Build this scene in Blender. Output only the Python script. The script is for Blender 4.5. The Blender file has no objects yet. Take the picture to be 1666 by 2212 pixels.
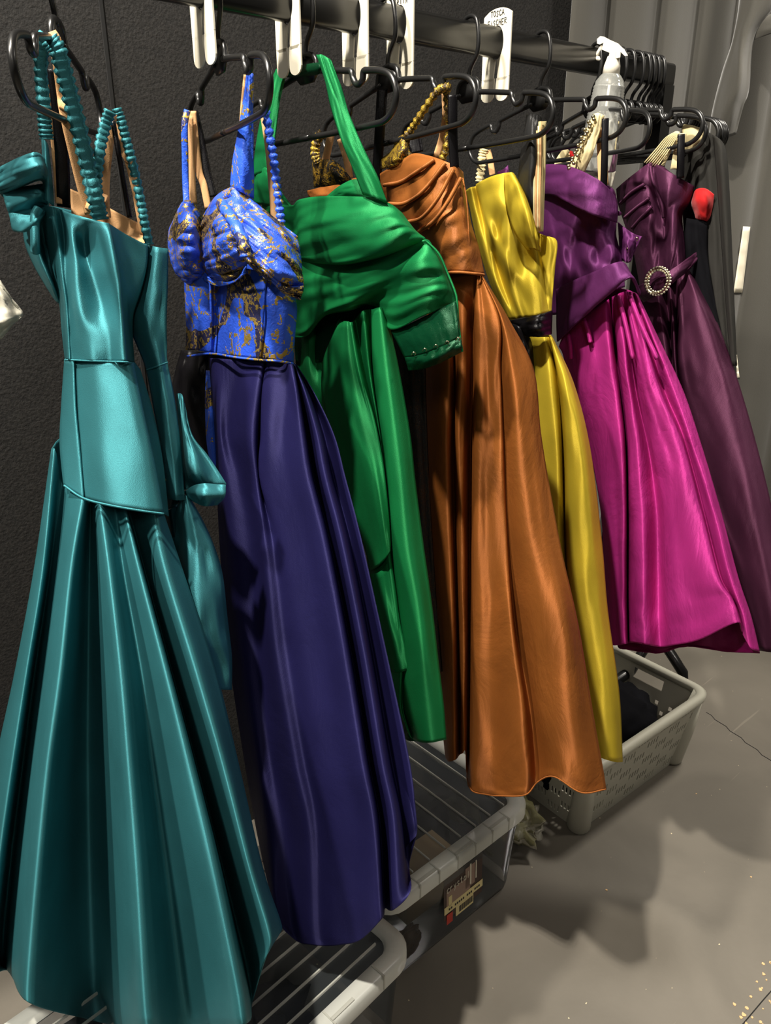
import bpy, math, random
import numpy as np
from mathutils import Vector, noise
random.seed(4); rng = np.random.RandomState(7)
SC = bpy.context.scene; COL = SC.collection
R = math.radians

# ------------------------------------------------------------------ camera
CX, CY, FPX = 833., 1106., 1671.
PITCH, YAW, CAMZ = R(21.5), R(40.6), 1.5
cam = bpy.data.cameras.new('camera'); co = bpy.data.objects.new('camera', cam); COL.objects.link(co)
co.location = (0, 0, CAMZ); co.rotation_euler = (R(90)-PITCH, 0, -YAW)
cam.sensor_fit = 'VERTICAL'; cam.sensor_height = 24.0; cam.lens = 24.0*FPX/2212.
cam.clip_start = 0.02; SC.camera = co

# ------------------------------------------------------------------ light and exposure
SC.view_settings.view_transform = 'Standard'; SC.view_settings.look = 'None'
SC.view_settings.gamma = 1; SC.view_settings.use_curve_mapping = False
SC.view_settings.exposure = 0.1
w = bpy.data.worlds.new('world'); SC.world = w; w.use_nodes = True
w.node_tree.nodes['Background'].inputs[0].default_value = (1, .97, .92, 1)
w.node_tree.nodes['Background'].inputs[1].default_value = .022
def area(name, loc, target, size, power, col=(1, .93, .82), sy=None):
    l = bpy.data.lights.new(name, 'AREA'); l.energy = power; l.color = col; l.size = size
    if sy: l.shape = 'RECTANGLE'; l.size_y = sy
    o = bpy.data.objects.new(name, l); COL.objects.link(o); o.location = loc
    o.rotation_euler = (Vector(target)-Vector(loc)).to_track_quat('-Z', 'Y').to_euler(); return o
area('lamp_or_fill', (-.42, .62, 3.9), (1.0, .9, .9), .10, 165)
area('lamp_or_fill', (-1.25, .95, 3.4), (1.0, .9, .9), .16, 105)
area('lamp_or_fill', (2.6, -.9, 3.1), (2.4, .3, 0), .4, 20)  # added fill light over the right side, no fitting there
la = area('lamp_or_fill', (2.50, .55, 2.95), (2.45, .95, 0), .3, 15); la.data.spread = R(85)  # unseen lamp added to brighten the floor near the curtain
area('lamp_or_fill', (-.9, -1.2, 2.9), (.9, 1.0, .6), .5, 10)  # frontal fill added for the room-facing surfaces

# ------------------------------------------------------------------ helpers
def tag(o, label=None, cat=None, group=None, kind=None):
    if label: o['label'] = label
    if cat: o['category'] = cat
    if group: o['group'] = group
    if kind: o['kind'] = kind
    return o
def thing(name, label, cat, loc=(0, 0, 0), group=None):
    o = bpy.data.objects.new(name, None); COL.objects.link(o); o.location = loc; o.empty_display_size = .05
    return tag(o, label, cat, group)
def obj(name, verts, faces, mat, parent=None, smooth=True, local=False, solid=0, uv=None):
    me = bpy.data.meshes.new(name)
    vs = np.asarray(verts, float).reshape(-1, 3)
    if parent is not None and not local:
        p = parent; off = np.zeros(3)
        while p is not None: off += np.array(p.location); p = p.parent
        vs = vs-off
    me.from_pydata([tuple(v) for v in vs], [], faces)
    if uv is not None:
        ul = me.uv_layers.new(name='UVMap'); li = np.zeros(len(me.loops), int); me.loops.foreach_get('vertex_index', li)
        ul.data.foreach_set('uv', np.asarray(uv, float)[li].ravel())
    me.materials.append(mat)
    if smooth: me.polygons.foreach_set('use_smooth', [True]*len(me.polygons))
    me.update()
    o = bpy.data.objects.new(name, me); COL.objects.link(o)
    if parent is not None: o.parent = parent
    if solid:
        m = o.modifiers.new('s', 'SOLIDIFY'); m.thickness = solid; m.offset = 0
    return o
def gridfaces(nr, nc, close=False, flip=False, off=0):
    f = []
    for i in range(nr-1):
        for j in range(nc if close else nc-1):
            a = off+i*nc+j; b = off+i*nc+(j+1) % nc; c = off+(i+1)*nc+(j+1) % nc; d = off+(i+1)*nc+j
            f.append((a, b, c, d) if flip else (a, d, c, b))
    return f
def guv(nr, nc): return [(j/nc, i/nr) for i in range(nr) for j in range(nc)]
def cr(P, n, closed=False):
    """Catmull-Rom through rows of P (k,...) -> n per segment"""
    P = np.asarray(P, float); k = len(P)
    if k < 2: return P
    ext = np.concatenate([[2*P[0]-P[1]], P, [2*P[-1]-P[-2]]])
    out = []
    for i in range(k-1):
        p0, p1, p2, p3 = ext[i], ext[i+1], ext[i+2], ext[i+3]
        for j in range(n):
            t = j/n
            out.append(.5*((2*p1)+(-p0+p2)*t+(2*p0-5*p1+4*p2-p3)*t*t+(-p0+3*p1-3*p2+p3)*t**3))
    out.append(P[-1]); return np.array(out)
def pipe_geo(pts, r, n=10, off=0, caps=True, sq=1.0, side=None):
    pts = [Vector(p) for p in pts]; V = []; F = []
    rr = r if hasattr(r, '__len__') else [r]*len(pts)
    up = Vector(side) if side is not None else None; prev = None
    for i, p in enumerate(pts):
        t = (pts[min(i+1, len(pts)-1)]-pts[max(i-1, 0)])
        if t.length < 1e-9: t = Vector((0, 0, 1))
        t.normalize()
        if up is not None: a = (up-t*up.dot(t))
        elif prev is None:
            a = t.orthogonal()
        else: a = prev-t*prev.dot(t)
        if a.length < 1e-6: a = t.orthogonal()
        a.normalize(); prev = a; b = t.cross(a)
        for j in range(n):
            th = 2*math.pi*j/n
            V.append(p+a*(rr[i]*math.cos(th))+b*(rr[i]*sq*math.sin(th)))
    F = gridfaces(len(pts), n, True, off=off)
    if caps:
        F.append(tuple(off+j for j in range(n))); F.append(tuple(off+(len(pts)-1)*n+j for j in reversed(range(n))))
    return V, F
def pipe(name, pts, r, mat, parent=None, n=10, local=False, sq=1.0, side=None):
    V, F = pipe_geo(pts, r, n, sq=sq, side=side); return obj(name, [tuple(v) for v in V], F, mat, parent, local=local, uv=guv(len(pts), n))
class MB:
    def __init__(s): s.V = []; s.F = []
    def add(s, V, F):
        o = len(s.V); s.V += [tuple(v) for v in V]; s.F += [tuple(i+o for i in f) for f in F]; return s
    def box(s, a, b):
        (x0, y0, z0), (x1, y1, z1) = a, b
        return s.add([(x0, y0, z0), (x1, y0, z0), (x1, y1, z0), (x0, y1, z0), (x0, y0, z1), (x1, y0, z1), (x1, y1, z1), (x0, y1, z1)],
                     [(0, 3, 2, 1), (4, 5, 6, 7), (0, 1, 5, 4), (1, 2, 6, 5), (2, 3, 7, 6), (3, 0, 4, 7)])
    def pipe(s, pts, r, n=10, **k):
        V, F = pipe_geo(pts, r, n, **k); return s.add(V, F)
    def build(s, name, mat, parent=None, smooth=False, local=False, solid=0):
        return obj(name, s.V, s.F, mat, parent, smooth, local, solid)
# ------------------------------------------------------------------ materials
def nodes(name):
    m = bpy.data.materials.new(name); m.use_nodes = True; nt = m.node_tree; return m, nt, nt.nodes['Principled BSDF']
def lin(c): return tuple((x/255/12.92 if x/255 <= .04045 else ((x/255+.055)/1.055)**2.4) for x in c)+(1,)
def N(nt, t, **k):
    n = nt.nodes.new(t)
    for a, b in k.items():
        if a.startswith('i_'):
            n.inputs[a[2:].replace('_', ' ')].default_value = b
        else: setattr(n, a, b)
    return n
def plain(name, c, rough=.5, metal=0, spec=.5):
    m, nt, b = nodes(name); b.inputs['Base Color'].default_value = lin(c); b.inputs['Roughness'].default_value = rough
    b.inputs['Metallic'].default_value = metal; b.inputs['Specular IOR Level'].default_value = spec; return m
def bumpy(nt, b, scale, strength, dist=.002, detail=4, vec=None, obj=True):
    tc = N(nt, 'ShaderNodeTexCoord'); mp = N(nt, 'ShaderNodeMapping'); nz = N(nt, 'ShaderNodeTexNoise'); bp = N(nt, 'ShaderNodeBump')
    if vec: mp.inputs['Scale'].default_value = vec
    nz.inputs['Scale'].default_value = scale; nz.inputs['Detail'].default_value = detail
    bp.inputs['Strength'].default_value = strength; bp.inputs['Distance'].default_value = dist
    nt.links.new(tc.outputs['Object'], mp.inputs[0]); nt.links.new(mp.outputs[0], nz.inputs['Vector'])
    nt.links.new(nz.outputs['Fac'], bp.inputs['Height']); nt.links.new(bp.outputs[0], b.inputs['Normal']); return nz, bp, mp
def satin(name, c, rough=.48, metal=.3, spec=.25, wr=.35, wd=.006, var=.12, sheen=0.0, crum=.25, an=.85):
    """woven satin: soft tinted gloss, creases as a bump, slight uneven dye"""
    m, nt, b = nodes(name); col = lin(c)
    b.inputs['Roughness'].default_value = rough; b.inputs['Metallic'].default_value = metal
    b.inputs['Specular IOR Level'].default_value = spec
    b.inputs['Sheen Weight'].default_value = sheen; b.inputs['Sheen Roughness'].default_value = .4
    if an:
        tg = N(nt, 'ShaderNodeTangent'); tg.direction_type = 'UV_MAP'; tg.uv_map = 'UVMap'; nt.links.new(tg.outputs[0], b.inputs['Tangent'])
        b.inputs['Anisotropic'].default_value = an; b.inputs['Anisotropic Rotation'].default_value = .25
    nz, bp, mp = bumpy(nt, b, 14, wr, wd, 3, (1, 1, .28))
    tc = N(nt, 'ShaderNodeTexCoord'); last = bp
    def layer(scale, detail, dist, st, vec, distort=0, rg=.5):
        nonlocal last
        mm = N(nt, 'ShaderNodeMapping'); mm.inputs['Scale'].default_value = vec; mm.inputs['Rotation'].default_value = (.35, .2, 0)
        n = N(nt, 'ShaderNodeTexNoise'); n.inputs['Scale'].default_value = scale; n.inputs['Detail'].default_value = detail; n.inputs['Distortion'].default_value = distort; n.inputs['Roughness'].default_value = rg
        nt.links.new(tc.outputs['Object'], mm.inputs[0]); nt.links.new(mm.outputs[0], n.inputs['Vector'])
        src = n.outputs['Fac']
        if distort:
            ab = N(nt, 'ShaderNodeMath'); ab.operation = 'SUBTRACT'; ab.inputs[1].default_value = .5; nt.links.new(src, ab.inputs[0])
            a2 = N(nt, 'ShaderNodeMath'); a2.operation = 'ABSOLUTE'; nt.links.new(ab.outputs[0], a2.inputs[0]); src = a2.outputs[0]
        x = N(nt, 'ShaderNodeBump'); x.inputs['Strength'].default_value = st; x.inputs['Distance'].default_value = dist
        nt.links.new(src, x.inputs['Height']); nt.links.new(last.outputs[0], x.inputs['Normal']); last = x
    if crum: layer(9, 5, .012, crum, (1, 1, .55), .6, .55)
    layer(1100, 1, .0008, .35, (1, 1, 1))
    nt.links.new(last.outputs[0], b.inputs['Normal'])
    n3 = N(nt, 'ShaderNodeTexNoise'); n3.inputs['Scale'].default_value = 9; n3.inputs['Detail'].default_value = 5
    nt.links.new(tc.outputs['Object'], n3.inputs['Vector'])
    rp = N(nt, 'ShaderNodeValToRGB'); nt.links.new(n3.outputs['Fac'], rp.inputs[0])
    rp.color_ramp.elements[0].position = .3; rp.color_ramp.elements[1].position = .7
    rp.color_ramp.elements[0].color = tuple(x*(1-var) for x in col[:3])+(1,); rp.color_ramp.elements[1].color = tuple(min(1, x*(1+var)) for x in col[:3])+(1,)
    nt.links.new(rp.outputs[0], b.inputs['Base Color']); return m
def brocade(name, base, dark, gold, amount=.5, scale=16):
    """silk with raised metallic gold thread scrolls"""
    m, nt, b = nodes(name); tc = N(nt, 'ShaderNodeTexCoord')
    def nz(s, d, dist=0):
        n = N(nt, 'ShaderNodeTexNoise'); n.inputs['Scale'].default_value = s; n.inputs['Detail'].default_value = d; n.inputs['Distortion'].default_value = dist
        nt.links.new(tc.outputs['Object'], n.inputs['Vector']); return n
    a = nz(scale, 3, 2.2); fine = nz(scale*14, 2, 1.0); big = nz(scale*.55, 2, 1.0)
    def math_(op, x, y=None, v=None):
        n = N(nt, 'ShaderNodeMath'); n.operation = op; nt.links.new(x, n.inputs[0])
        if y is not None: nt.links.new(y, n.inputs[1])
        if v is not None: n.inputs[1].default_value = v
        return n.outputs[0]
    # ridge lines: |a-.5| small -> scroll outline
    line = math_('ABSOLUTE', math_('SUBTRACT', a.outputs['Fac'], v=.5))
    l1 = math_('LESS_THAN', line, v=.012+.03*amount)
    f1 = math_('GREATER_THAN', fine.outputs['Fac'], v=.47)
    g1 = math_('MULTIPLY', l1, f1)
    bl = math_('GREATER_THAN', big.outputs['Fac'], v=.66-.12*amount)
    f2 = math_('GREATER_THAN', fine.outputs['Fac'], v=.56)
    g2 = math_('MULTIPLY', bl, f2)
    g = math_('MAXIMUM', g1, g2)
    mx = N(nt, 'ShaderNodeMix', data_type='RGBA'); mx.inputs[6].default_value = lin(base); mx.inputs[7].default_value = lin(dark)
    nt.links.new(bl, mx.inputs[0])
    mx2 = N(nt, 'ShaderNodeMix', data_type='RGBA'); mx2.inputs[7].default_value = lin(gold)
    nt.links.new(mx.outputs[2], mx2.inputs[6]); nt.links.new(g, mx2.inputs[0]); nt.links.new(mx2.outputs[2], b.inputs['Base Color'])
    mm = math_('MULTIPLY', g, v=.75); nt.links.new(mm, b.inputs['Metallic'])
    b.inputs['Roughness'].default_value = .42
    bp = N(nt, 'ShaderNodeBump'); bp.inputs['Strength'].default_value = .6; bp.inputs['Distance'].default_value = .002
    sm = math_('ADD', g, fine.outputs['Fac']); nt.links.new(sm, bp.inputs['Height']); nt.links.new(bp.outputs[0], b.inputs['Normal'])
    return m
def clear(name, c, trans=.8, rough=.15, white=.2):
    m = bpy.data.materials.new(name); m.use_nodes = True; nt = m.node_tree; nt.nodes.clear()
    o = N(nt, 'ShaderNodeOutputMaterial'); t = N(nt, 'ShaderNodeBsdfTransparent'); g = N(nt, 'ShaderNodeBsdfGlossy'); d = N(nt, 'ShaderNodeBsdfPrincipled')
    t.inputs[0].default_value = (.97, .98, 1, 1); g.inputs['Roughness'].default_value = rough; d.inputs['Base Color'].default_value = lin(c); d.inputs['Roughness'].default_value = .4
    lw = N(nt, 'ShaderNodeLayerWeight'); lw.inputs['Blend'].default_value = .25
    m1 = N(nt, 'ShaderNodeMixShader'); nt.links.new(lw.outputs['Fresnel'], m1.inputs[0]); nt.links.new(t.outputs[0], m1.inputs[1]); nt.links.new(g.outputs[0], m1.inputs[2])
    m2 = N(nt, 'ShaderNodeMixShader'); m2.inputs[0].default_value = 1-trans; nt.links.new(m1.outputs[0], m2.inputs[1]); nt.links.new(d.outputs[0], m2.inputs[2])
    nt.links.new(m2.outputs[0], o.inputs[0]); return m

M = dict(
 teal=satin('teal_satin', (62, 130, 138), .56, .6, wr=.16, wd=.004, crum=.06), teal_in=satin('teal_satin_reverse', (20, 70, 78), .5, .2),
 navy=satin('navy_satin', (38, 36, 84), .62, .45, wr=.3, wd=.005, crum=.3), black_satin=satin('black_satin', (18, 17, 20), .3, .2),
 brocade=brocade('blue_gold_brocade', (44, 84, 205), (36, 36, 66), (196, 166, 84), .55, 10),
 brocade2=brocade('blue_gold_silk', (48, 92, 215), (40, 46, 100), (200, 170, 84), .55, 11),
 brocade3=brocade('blue_gold_ruched_silk', (48, 86, 205), (34, 34, 60), (200, 168, 84), .95, 17),
 green=satin('green_satin', (24, 120, 66), .58, .45, wr=.3, wd=.005, crum=.16), green_shade=satin('green_satin_shaded', (8, 58, 34), .35, .4, wr=.6, crum=.5),  # second green is the satin darkened to stand in for shade
 orange=satin('copper_satin', (146, 86, 38), .62, .45, wr=.35, wd=.006, crum=.6), orange2=satin('copper_taffeta', (150, 90, 42), .55, .25, wr=.5, wd=.006, crum=.6),
 lace=brocade('black_gold_lace', (26, 20, 14), (60, 44, 14), (190, 150, 50), 1.0, 34), gold=brocade('gold_sequins', (70, 52, 18), (120, 96, 28), (205, 170, 60), 1.4, 40),
 blacklace=brocade('black_lace', (14, 12, 12), (22, 18, 16), (92, 62, 40), .15, 60),
 yellow=satin('yellow_satin', (200, 176, 52), .6, .4, wr=.22, wd=.005, crum=.15),
 magenta=satin('magenta_taffeta', (174, 46, 128), .62, .4, wr=.6, wd=.006, crum=.8), purple=satin('purple_satin', (100, 46, 98), .62, .5, wr=.4, wd=.006, crum=.5),
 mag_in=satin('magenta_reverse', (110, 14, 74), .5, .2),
 plum=satin('plum_satin', (84, 44, 68), .58, .55, wr=.3, wd=.006, crum=.3), plum_d=satin('plum_bodice', (88, 46, 74), .56, .55, wr=.4, wd=.007, crum=.5),
 nude=satin('nude_elastic', (206, 160, 112), .7, 0, wr=.1, an=0), cream=satin('cream_elastic', (224, 208, 160), .6, 0, wr=.1, an=0),
 red=satin('red_velvet', (176, 22, 24), .8, 0, sheen=.15, an=0), blackcloth=satin('black_cloth', (40, 39, 36), .85, 0, wr=.4, an=0), blackvelvet=satin('black_velvet', (9, 9, 13), .9, 0, spec=.1, wr=.8, an=0),
 charcoal=satin('charcoal_leatherette', (40, 40, 40), .45, .1, wr=.2),
 plastic=plain('black_plastic', (24, 24, 24), .32), rail=plain('black_painted_steel', (20, 20, 20), .28),
 tagw=plain('white_plastic', (222, 216, 196), .4), ink=plain('ink', (30, 30, 36), .6), paper=plain('paper', (226, 220, 200), .8), tape=plain('masking_tape', (226, 218, 196), .75),
 spray=plain('spray_plastic', (222, 216, 200), .4), bottle=clear('bottle_plastic', (220, 222, 215), .74, .08), bag=clear('thin_film', (226, 222, 205), .45, .2),
 tub=clear('clear_plastic', (120, 128, 130), .88, .12), tubrim=clear('frosted_plastic', (238, 240, 232), .35, .2), lid=clear('lid_plastic', (110, 118, 122), .94, .1),
 rib=clear('plastic_rib', (205, 205, 195), .35, .2),
 grey=plain('grey_plastic', (176, 174, 160), .45), strass=plain('rhinestones', (220, 216, 190), .18, .6),
 dark=plain('dark_cloth', (22, 23, 26), .9), card=plain('cardboard', (150, 128, 92), .8), olive=clear('olive_bag', (120, 116, 80), .4, .1), brown=plain('brown_leather', (90, 62, 42), .5),
 st_dark=plain('sticker_brown', (64, 46, 40), .5), st_mid=plain('sticker_taupe', (150, 124, 110), .5), st_cream=plain('sticker_cream', (222, 206, 150), .6), st_red=plain('sticker_red', (190, 50, 36), .5), steel=plain('steel', (190, 180, 150), .3, 1),
)
for k in ('mag_in',): pass

# ------------------------------------------------------------------ the room
def room():
    m, nt, b = nodes('black_wall'); b.inputs['Roughness'].default_value = .75
    nz, bp, mp = bumpy(nt, b, 210, .4, .003, 6)
    r = N(nt, 'ShaderNodeValToRGB'); r.color_ramp.elements[0].color = lin((19, 18, 17)); r.color_ramp.elements[1].color = lin((38, 36, 34)); r.color_ramp.elements[0].position = .35; r.color_ramp.elements[1].position = .7
    nt.links.new(nz.outputs['Fac'], r.inputs[0]); nt.links.new(r.outputs[0], b.inputs['Base Color'])
    mb = MB(); mb.box((-1.6, 1.44, 0), (1.95, 1.54, 3.2)); wl = mb.build('wall_back', m); tag(wl, kind='structure')
    # joint between two wall sheets
    s = MB(); s.box((.612, 1.437, 0), (.618, 1.441, 3.2)); tag(s.build('trim_1', plain('joint', (12, 12, 12), .8)), kind='structure')
    # floor
    m, nt, b = nodes('vinyl_floor'); b.inputs['Roughness'].default_value = .55
    tc = N(nt, 'ShaderNodeTexCoord')
    def nz(s, d, dist=0, vec=None):
        n = N(nt, 'ShaderNodeTexNoise'); n.inputs['Scale'].default_value = s; n.inputs['Detail'].default_value = d; n.inputs['Distortion'].default_value = dist
        if vec:
            mp = N(nt, 'ShaderNodeMapping'); mp.inputs['Scale'].default_value = vec; mp.inputs['Rotation'].default_value = (0, 0, .5); nt.links.new(tc.outputs['Object'], mp.inputs[0]); nt.links.new(mp.outputs[0], n.inputs['Vector'])
        else: nt.links.new(tc.outputs['Object'], n.inputs['Vector'])
        return n
    def ramp(src, stops):
        r = N(nt, 'ShaderNodeValToRGB'); e = r.color_ramp.elements
        e[0].position, e[0].color = stops[0]; e[1].position, e[1].color = stops[1]
        for p, c in stops[2:]:
            x = e.new(p); x.color = c
        nt.links.new(src, r.inputs[0]); return r.outputs[0]
    base = ramp(nz(3, 6, .5).outputs['Fac'], [(.3, lin((98, 93, 84))), (.7, lin((118, 112, 102)))])
    def mix(f, a, c):
        x = N(nt, 'ShaderNodeMix', data_type='RGBA'); nt.links.new(f, x.inputs[0]); nt.links.new(a, x.inputs[6]); x.inputs[7].default_value = c; return x.outputs[2]
    scr = ramp(nz(2.2, 3, .3, (1, 26, 1)).outputs['Fac'], [(.70, (0, 0, 0, 1)), (.74, (.35, .35, .35, 1))])
    spk = ramp(nz(75, 1).outputs['Fac'], [(.79, (0, 0, 0, 1)), (.80, (.9, .9, .9, 1))])
    c = mix(scr, base, lin((160, 154, 140))); c = mix(spk, c, lin((215, 200, 165)))
    nt.links.new(c, b.inputs['Base Color'])
    bp = N(nt, 'ShaderNodeBump'); bp.inputs['Strength'].default_value = .2; bp.inputs['Distance'].default_value = .002
    nt.links.new(nz(60, 5).outputs['Fac'], bp.inputs['Height']); nt.links.new(bp.outputs[0], b.inputs['Normal'])
    mb = MB(); mb.box((-1.6, -2.6, -.05), (3.7, 1.54, 0)); tag(mb.build('floor', m), kind='structure')
    s = MB()
    a = np.array([2.12, .90, .0004]); c2 = np.array([1.96, .40, .0004]); n_ = 26; pv = None
    for i in range(n_+1):
        p = a+(c2-a)*i/n_+np.array([.004*math.sin(i*2.1), 0, 0])
        if pv is not None: s.pipe([pv, p], .0012, 5)
        pv = p
    tag(s.build('trim_2', plain('floor_seam', (26, 25, 24), .8)), kind='structure')
    s = MB(); s.pipe([(1.95, .30, .0004), (1.30, .335, .0004), (.9, .35, .0004)], .0011, 5)
    tag(s.build('trim_3', bpy.data.materials['floor_seam']), kind='structure')
    mb = MB(); rr = random.Random(3)
    for k in range(46):
        x, y = (1.32+rr.gauss(0, .09), .335+rr.gauss(0, .022)) if k < 30 else (rr.uniform(.9, 2.2), rr.uniform(.1, .8)); q = rr.uniform(.0015, .005); n_ = 6
        P_ = [(x+q*rr.uniform(.5, 1.2)*math.cos(2*math.pi*i/n_), y+q*rr.uniform(.5, 1.2)*math.sin(2*math.pi*i/n_)) for i in range(n_)]
        mb.add([(a_, b_, .0002) for a_, b_ in P_]+[(a_, b_, .0014) for a_, b_ in P_], [tuple(range(n_))[::-1], tuple(range(n_, 2*n_))]+[(i, (i+1) % n_, n_+(i+1) % n_, n_+i) for i in range(n_)])
    tag(mb.build('paint_flecks', plain('peach_paint', (214, 178, 130), .7)), 'tiny peach paint flecks scattered over the dark grey floor', 'paint flecks', kind='stuff')
room()
def curtain(name, path, z0, z1, amp, wl, mat, label, thick=.004, nfold=60, group=None, phase=0, gather=0):
    P = cr(path, 40); d = np.diff(P, axis=0); L = np.concatenate([[0], np.cumsum(np.hypot(d[:, 0], d[:, 1]))])
    nx = int(L[-1]/.012); xs = np.linspace(0, L[-1], nx); X = np.interp(xs, L, P[:, 0]); Y = np.interp(xs, L, P[:, 1])
    tx = np.gradient(X); ty = np.gradient(Y); q = np.hypot(tx, ty); nxv, nyv = -ty/q, tx/q
    nz_ = 36; V = []
    for k in range(nz_):
        t = k/(nz_-1); z = z0+(z1-z0)*t
        for i in range(nx):
            ph = xs[i]/wl*2*math.pi+2.2*noise.noise(Vector((xs[i]*2.2+phase, t*.6, 3.1)))+.5*noise.noise(Vector((xs[i]*5, t*1.3, 1)))
            a_ = .35+.9*abs(noise.noise(Vector((xs[i]*2.7+phase, 9.3, t*.4))))
            f = a_*(1-abs(math.sin(ph/2))**.7*2)+.35*noise.noise(Vector((xs[i]/wl*2.3+phase, t*.8, 7.7)))
            o = amp*f
            V.append((X[i]+nxv[i]*o, Y[i]+nyv[i]*o, z))
    o = obj(name, V, gridfaces(nz_, nx), mat, solid=thick)
    return tag(o, label, 'curtain', group)
mcur, nt_, b_ = nodes('curtain_molton'); b_.inputs['Base Color'].default_value = lin((62, 60, 54)); b_.inputs['Roughness'].default_value = .9
b_.inputs['Sheen Weight'].default_value = .25; bumpy(nt_, b_, 400, .3, .001)
curtain('curtain', [(1.80, 1.40), (2.05, 1.37), (2.45, 1.33), (2.72, 1.12), (2.80, .85), (2.84, .4), (2.9, -.4)], .005, 3.2, .035, .17, mcur,
        'tall charcoal stage curtain hanging in soft folds beyond the end of the rail')

# ------------------------------------------------------------------ clothes rail
RY, RZ = 1.05, CAMZ+.2655
def rail():
    t = thing('clothes_rack', 'black metal clothes rail with flat bar and end post holding the gowns', 'clothes rack', (1.70, RY, 0))
    n = 20; V = []; xs = [-.5, 1.715]
    for x in xs:
        for j in range(n):
            a = 2*math.pi*j/n; ca, sa = math.cos(a), math.sin(a)
            V.append((x, RY+.0125*np.sign(ca)*abs(ca)**.6, RZ+.0235*np.sign(sa)*abs(sa)**.45))
    F = gridfaces(2, n, True)+[tuple(range(n)), tuple(range(2*n-1, n-1, -1))]
    obj('rail', V, F, M['rail'], t)
    mb = MB(); mb.box((1.675, RY-.016, .15), (1.712, RY+.016, RZ-.02)); mb.build('post', M['rail'], t)
    mb = MB(); mb.pipe([(1.69, RY, .17), (1.9, RY+.005, .172), (2.0, RY+.01, .24), (2.0, 1.0, .237), (2.0, .94, .18), (2.0, .925, .10), (2.0, .925, .016)], .016, 12); mb.build('foot', M['rail'], t, True)
    mb = MB(); mb.box((-.5, RY-.012, .16), (1.70, RY+.012, .185)); mb.build('base_bar', M['rail'], t)
rail()
# ------------------------------------------------------------------ hangers
def hanger_geo():
    """local frame: +x towards the room end, z up, origin where the hook rests on the rail"""
    out = {}
    mb = MB()
    hook = cr([(-.019, 0, -.022), (-.019, 0, -.006), (-.012, 0, .004), (.002, 0, .007), (.016, 0, .002), (.023, 0, -.012), (.025, 0, -.034), (.021, 0, -.052), (.008, 0, -.066), (.002, 0, -.076), (0, 0, -.092)], 5)
    mb.pipe(hook, .0036, 10); out['hook'] = mb
    mb = MB(); R_ = .0043
    for s in (-1, 1):
        DZ = .010; arm = cr([(x_, 0, z_-DZ) for x_, _, z_ in [(s*.018, 0, -.098), (s*.05, 0, -.102), (s*.10, 0, -.110), (s*.112, 0, -.113), (s*.116, 0, -.122), (s*.124, 0, -.130), (s*.136, 0, -.127), (s*.140, 0, -.117), (s*.150, 0, -.117), (s*.175, 0, -.121),
                  (s*.195, 0, -.128), (s*.207, 0, -.142), (s*.208, 0, -.158), (s*.199, 0, -.172), (s*.183, 0, -.180), (s*.16, 0, -.182), (s*.08, 0, -.183), (0, 0, -.183)]], 5)
        mb.pipe(arm, R_, 10)
    out['arms'] = mb
    mb = MB(); mb.pipe(cr([(-.03, 0, -.110), (-.024, 0, -.092), (-.006, 0, -.086), (.012, 0, -.087), (.025, 0, -.094), (.03, 0, -.110)], 5), .0045, 10)
    V = []
    ol = [(-.028, -.112), (-.022, -.093), (0, -.087), (.022, -.093), (.028, -.112), (.016, -.122), (-.016, -.122)]
    for y in (-.0022, .0022): V += [(a, y, b) for a, b in ol]
    k = len(ol); mb.add(V, [tuple(range(k)), tuple(range(2*k-1, k-1, -1))]+[(i, i+k, (i+1) % k+k, (i+1) % k) for i in range(k)])
    out['neck_plate'] = mb
    return out
HG = hanger_geo(); hang_proto = []
def hanger(x, yaw, tilt, label, w=1.0, group=None):
    """yaw: swing of the far end along the rail; tilt: room end raised (degrees)"""
    loc = (x, RY, RZ+.024)
    if not hang_proto:
        t = thing('clothes_hanger', label, 'hanger', loc)
        for nme, mb in HG.items(): hang_proto.append(mb.build(nme, M['plastic'], t, True, True))
    else:
        t = thing('clothes_hanger', label, 'hanger', loc)
        for p in hang_proto:
            c = p.copy(); COL.objects.link(c); c.parent = t
    if group: t['group'] = group
    # local +x -> room (-Y) direction, swung by yaw
    t.rotation_euler = (0, -R(tilt), -math.pi/2-R(yaw)); t.scale = (w, 1, 1)
    return t
hanger(.392, 32.5, 0, 'black plastic hanger holding the teal gown, nearest to the left edge')
hanger(.605, 15, 2, 'black plastic hanger holding the royal blue brocade bodice')
hanger(.746, 3, 2, 'black plastic hanger under the green halter loop')
hanger(.900, 6, 4, 'black plastic hanger holding the copper gown by its gold strap')
hanger(1.085, 8, 2, 'black plastic hanger with the black drape of the yellow gown over its arm')
hanger(1.273, 8, 4, 'black plastic hanger holding the magenta gown by a lace strap')
hanger(1.512, 6, 4, 'black plastic hanger holding the plum gown by cream elastic straps')
hanger(1.545, 7, 1, 'black plastic hanger of the dark jacket, just behind the plum gown hanger')
hanger(1.44, 24, 1, 'black plastic hanger swung askew right behind the spray bottle')
for x, y in ((1.575, 3), (1.60, 5), (1.618, 8), (1.638, 11), (1.66, 14)):
    hanger(x, y, 1, 'black plastic hanger in the crowded row at the rail end', group='hangers crowded at the far end of the rail')
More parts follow.
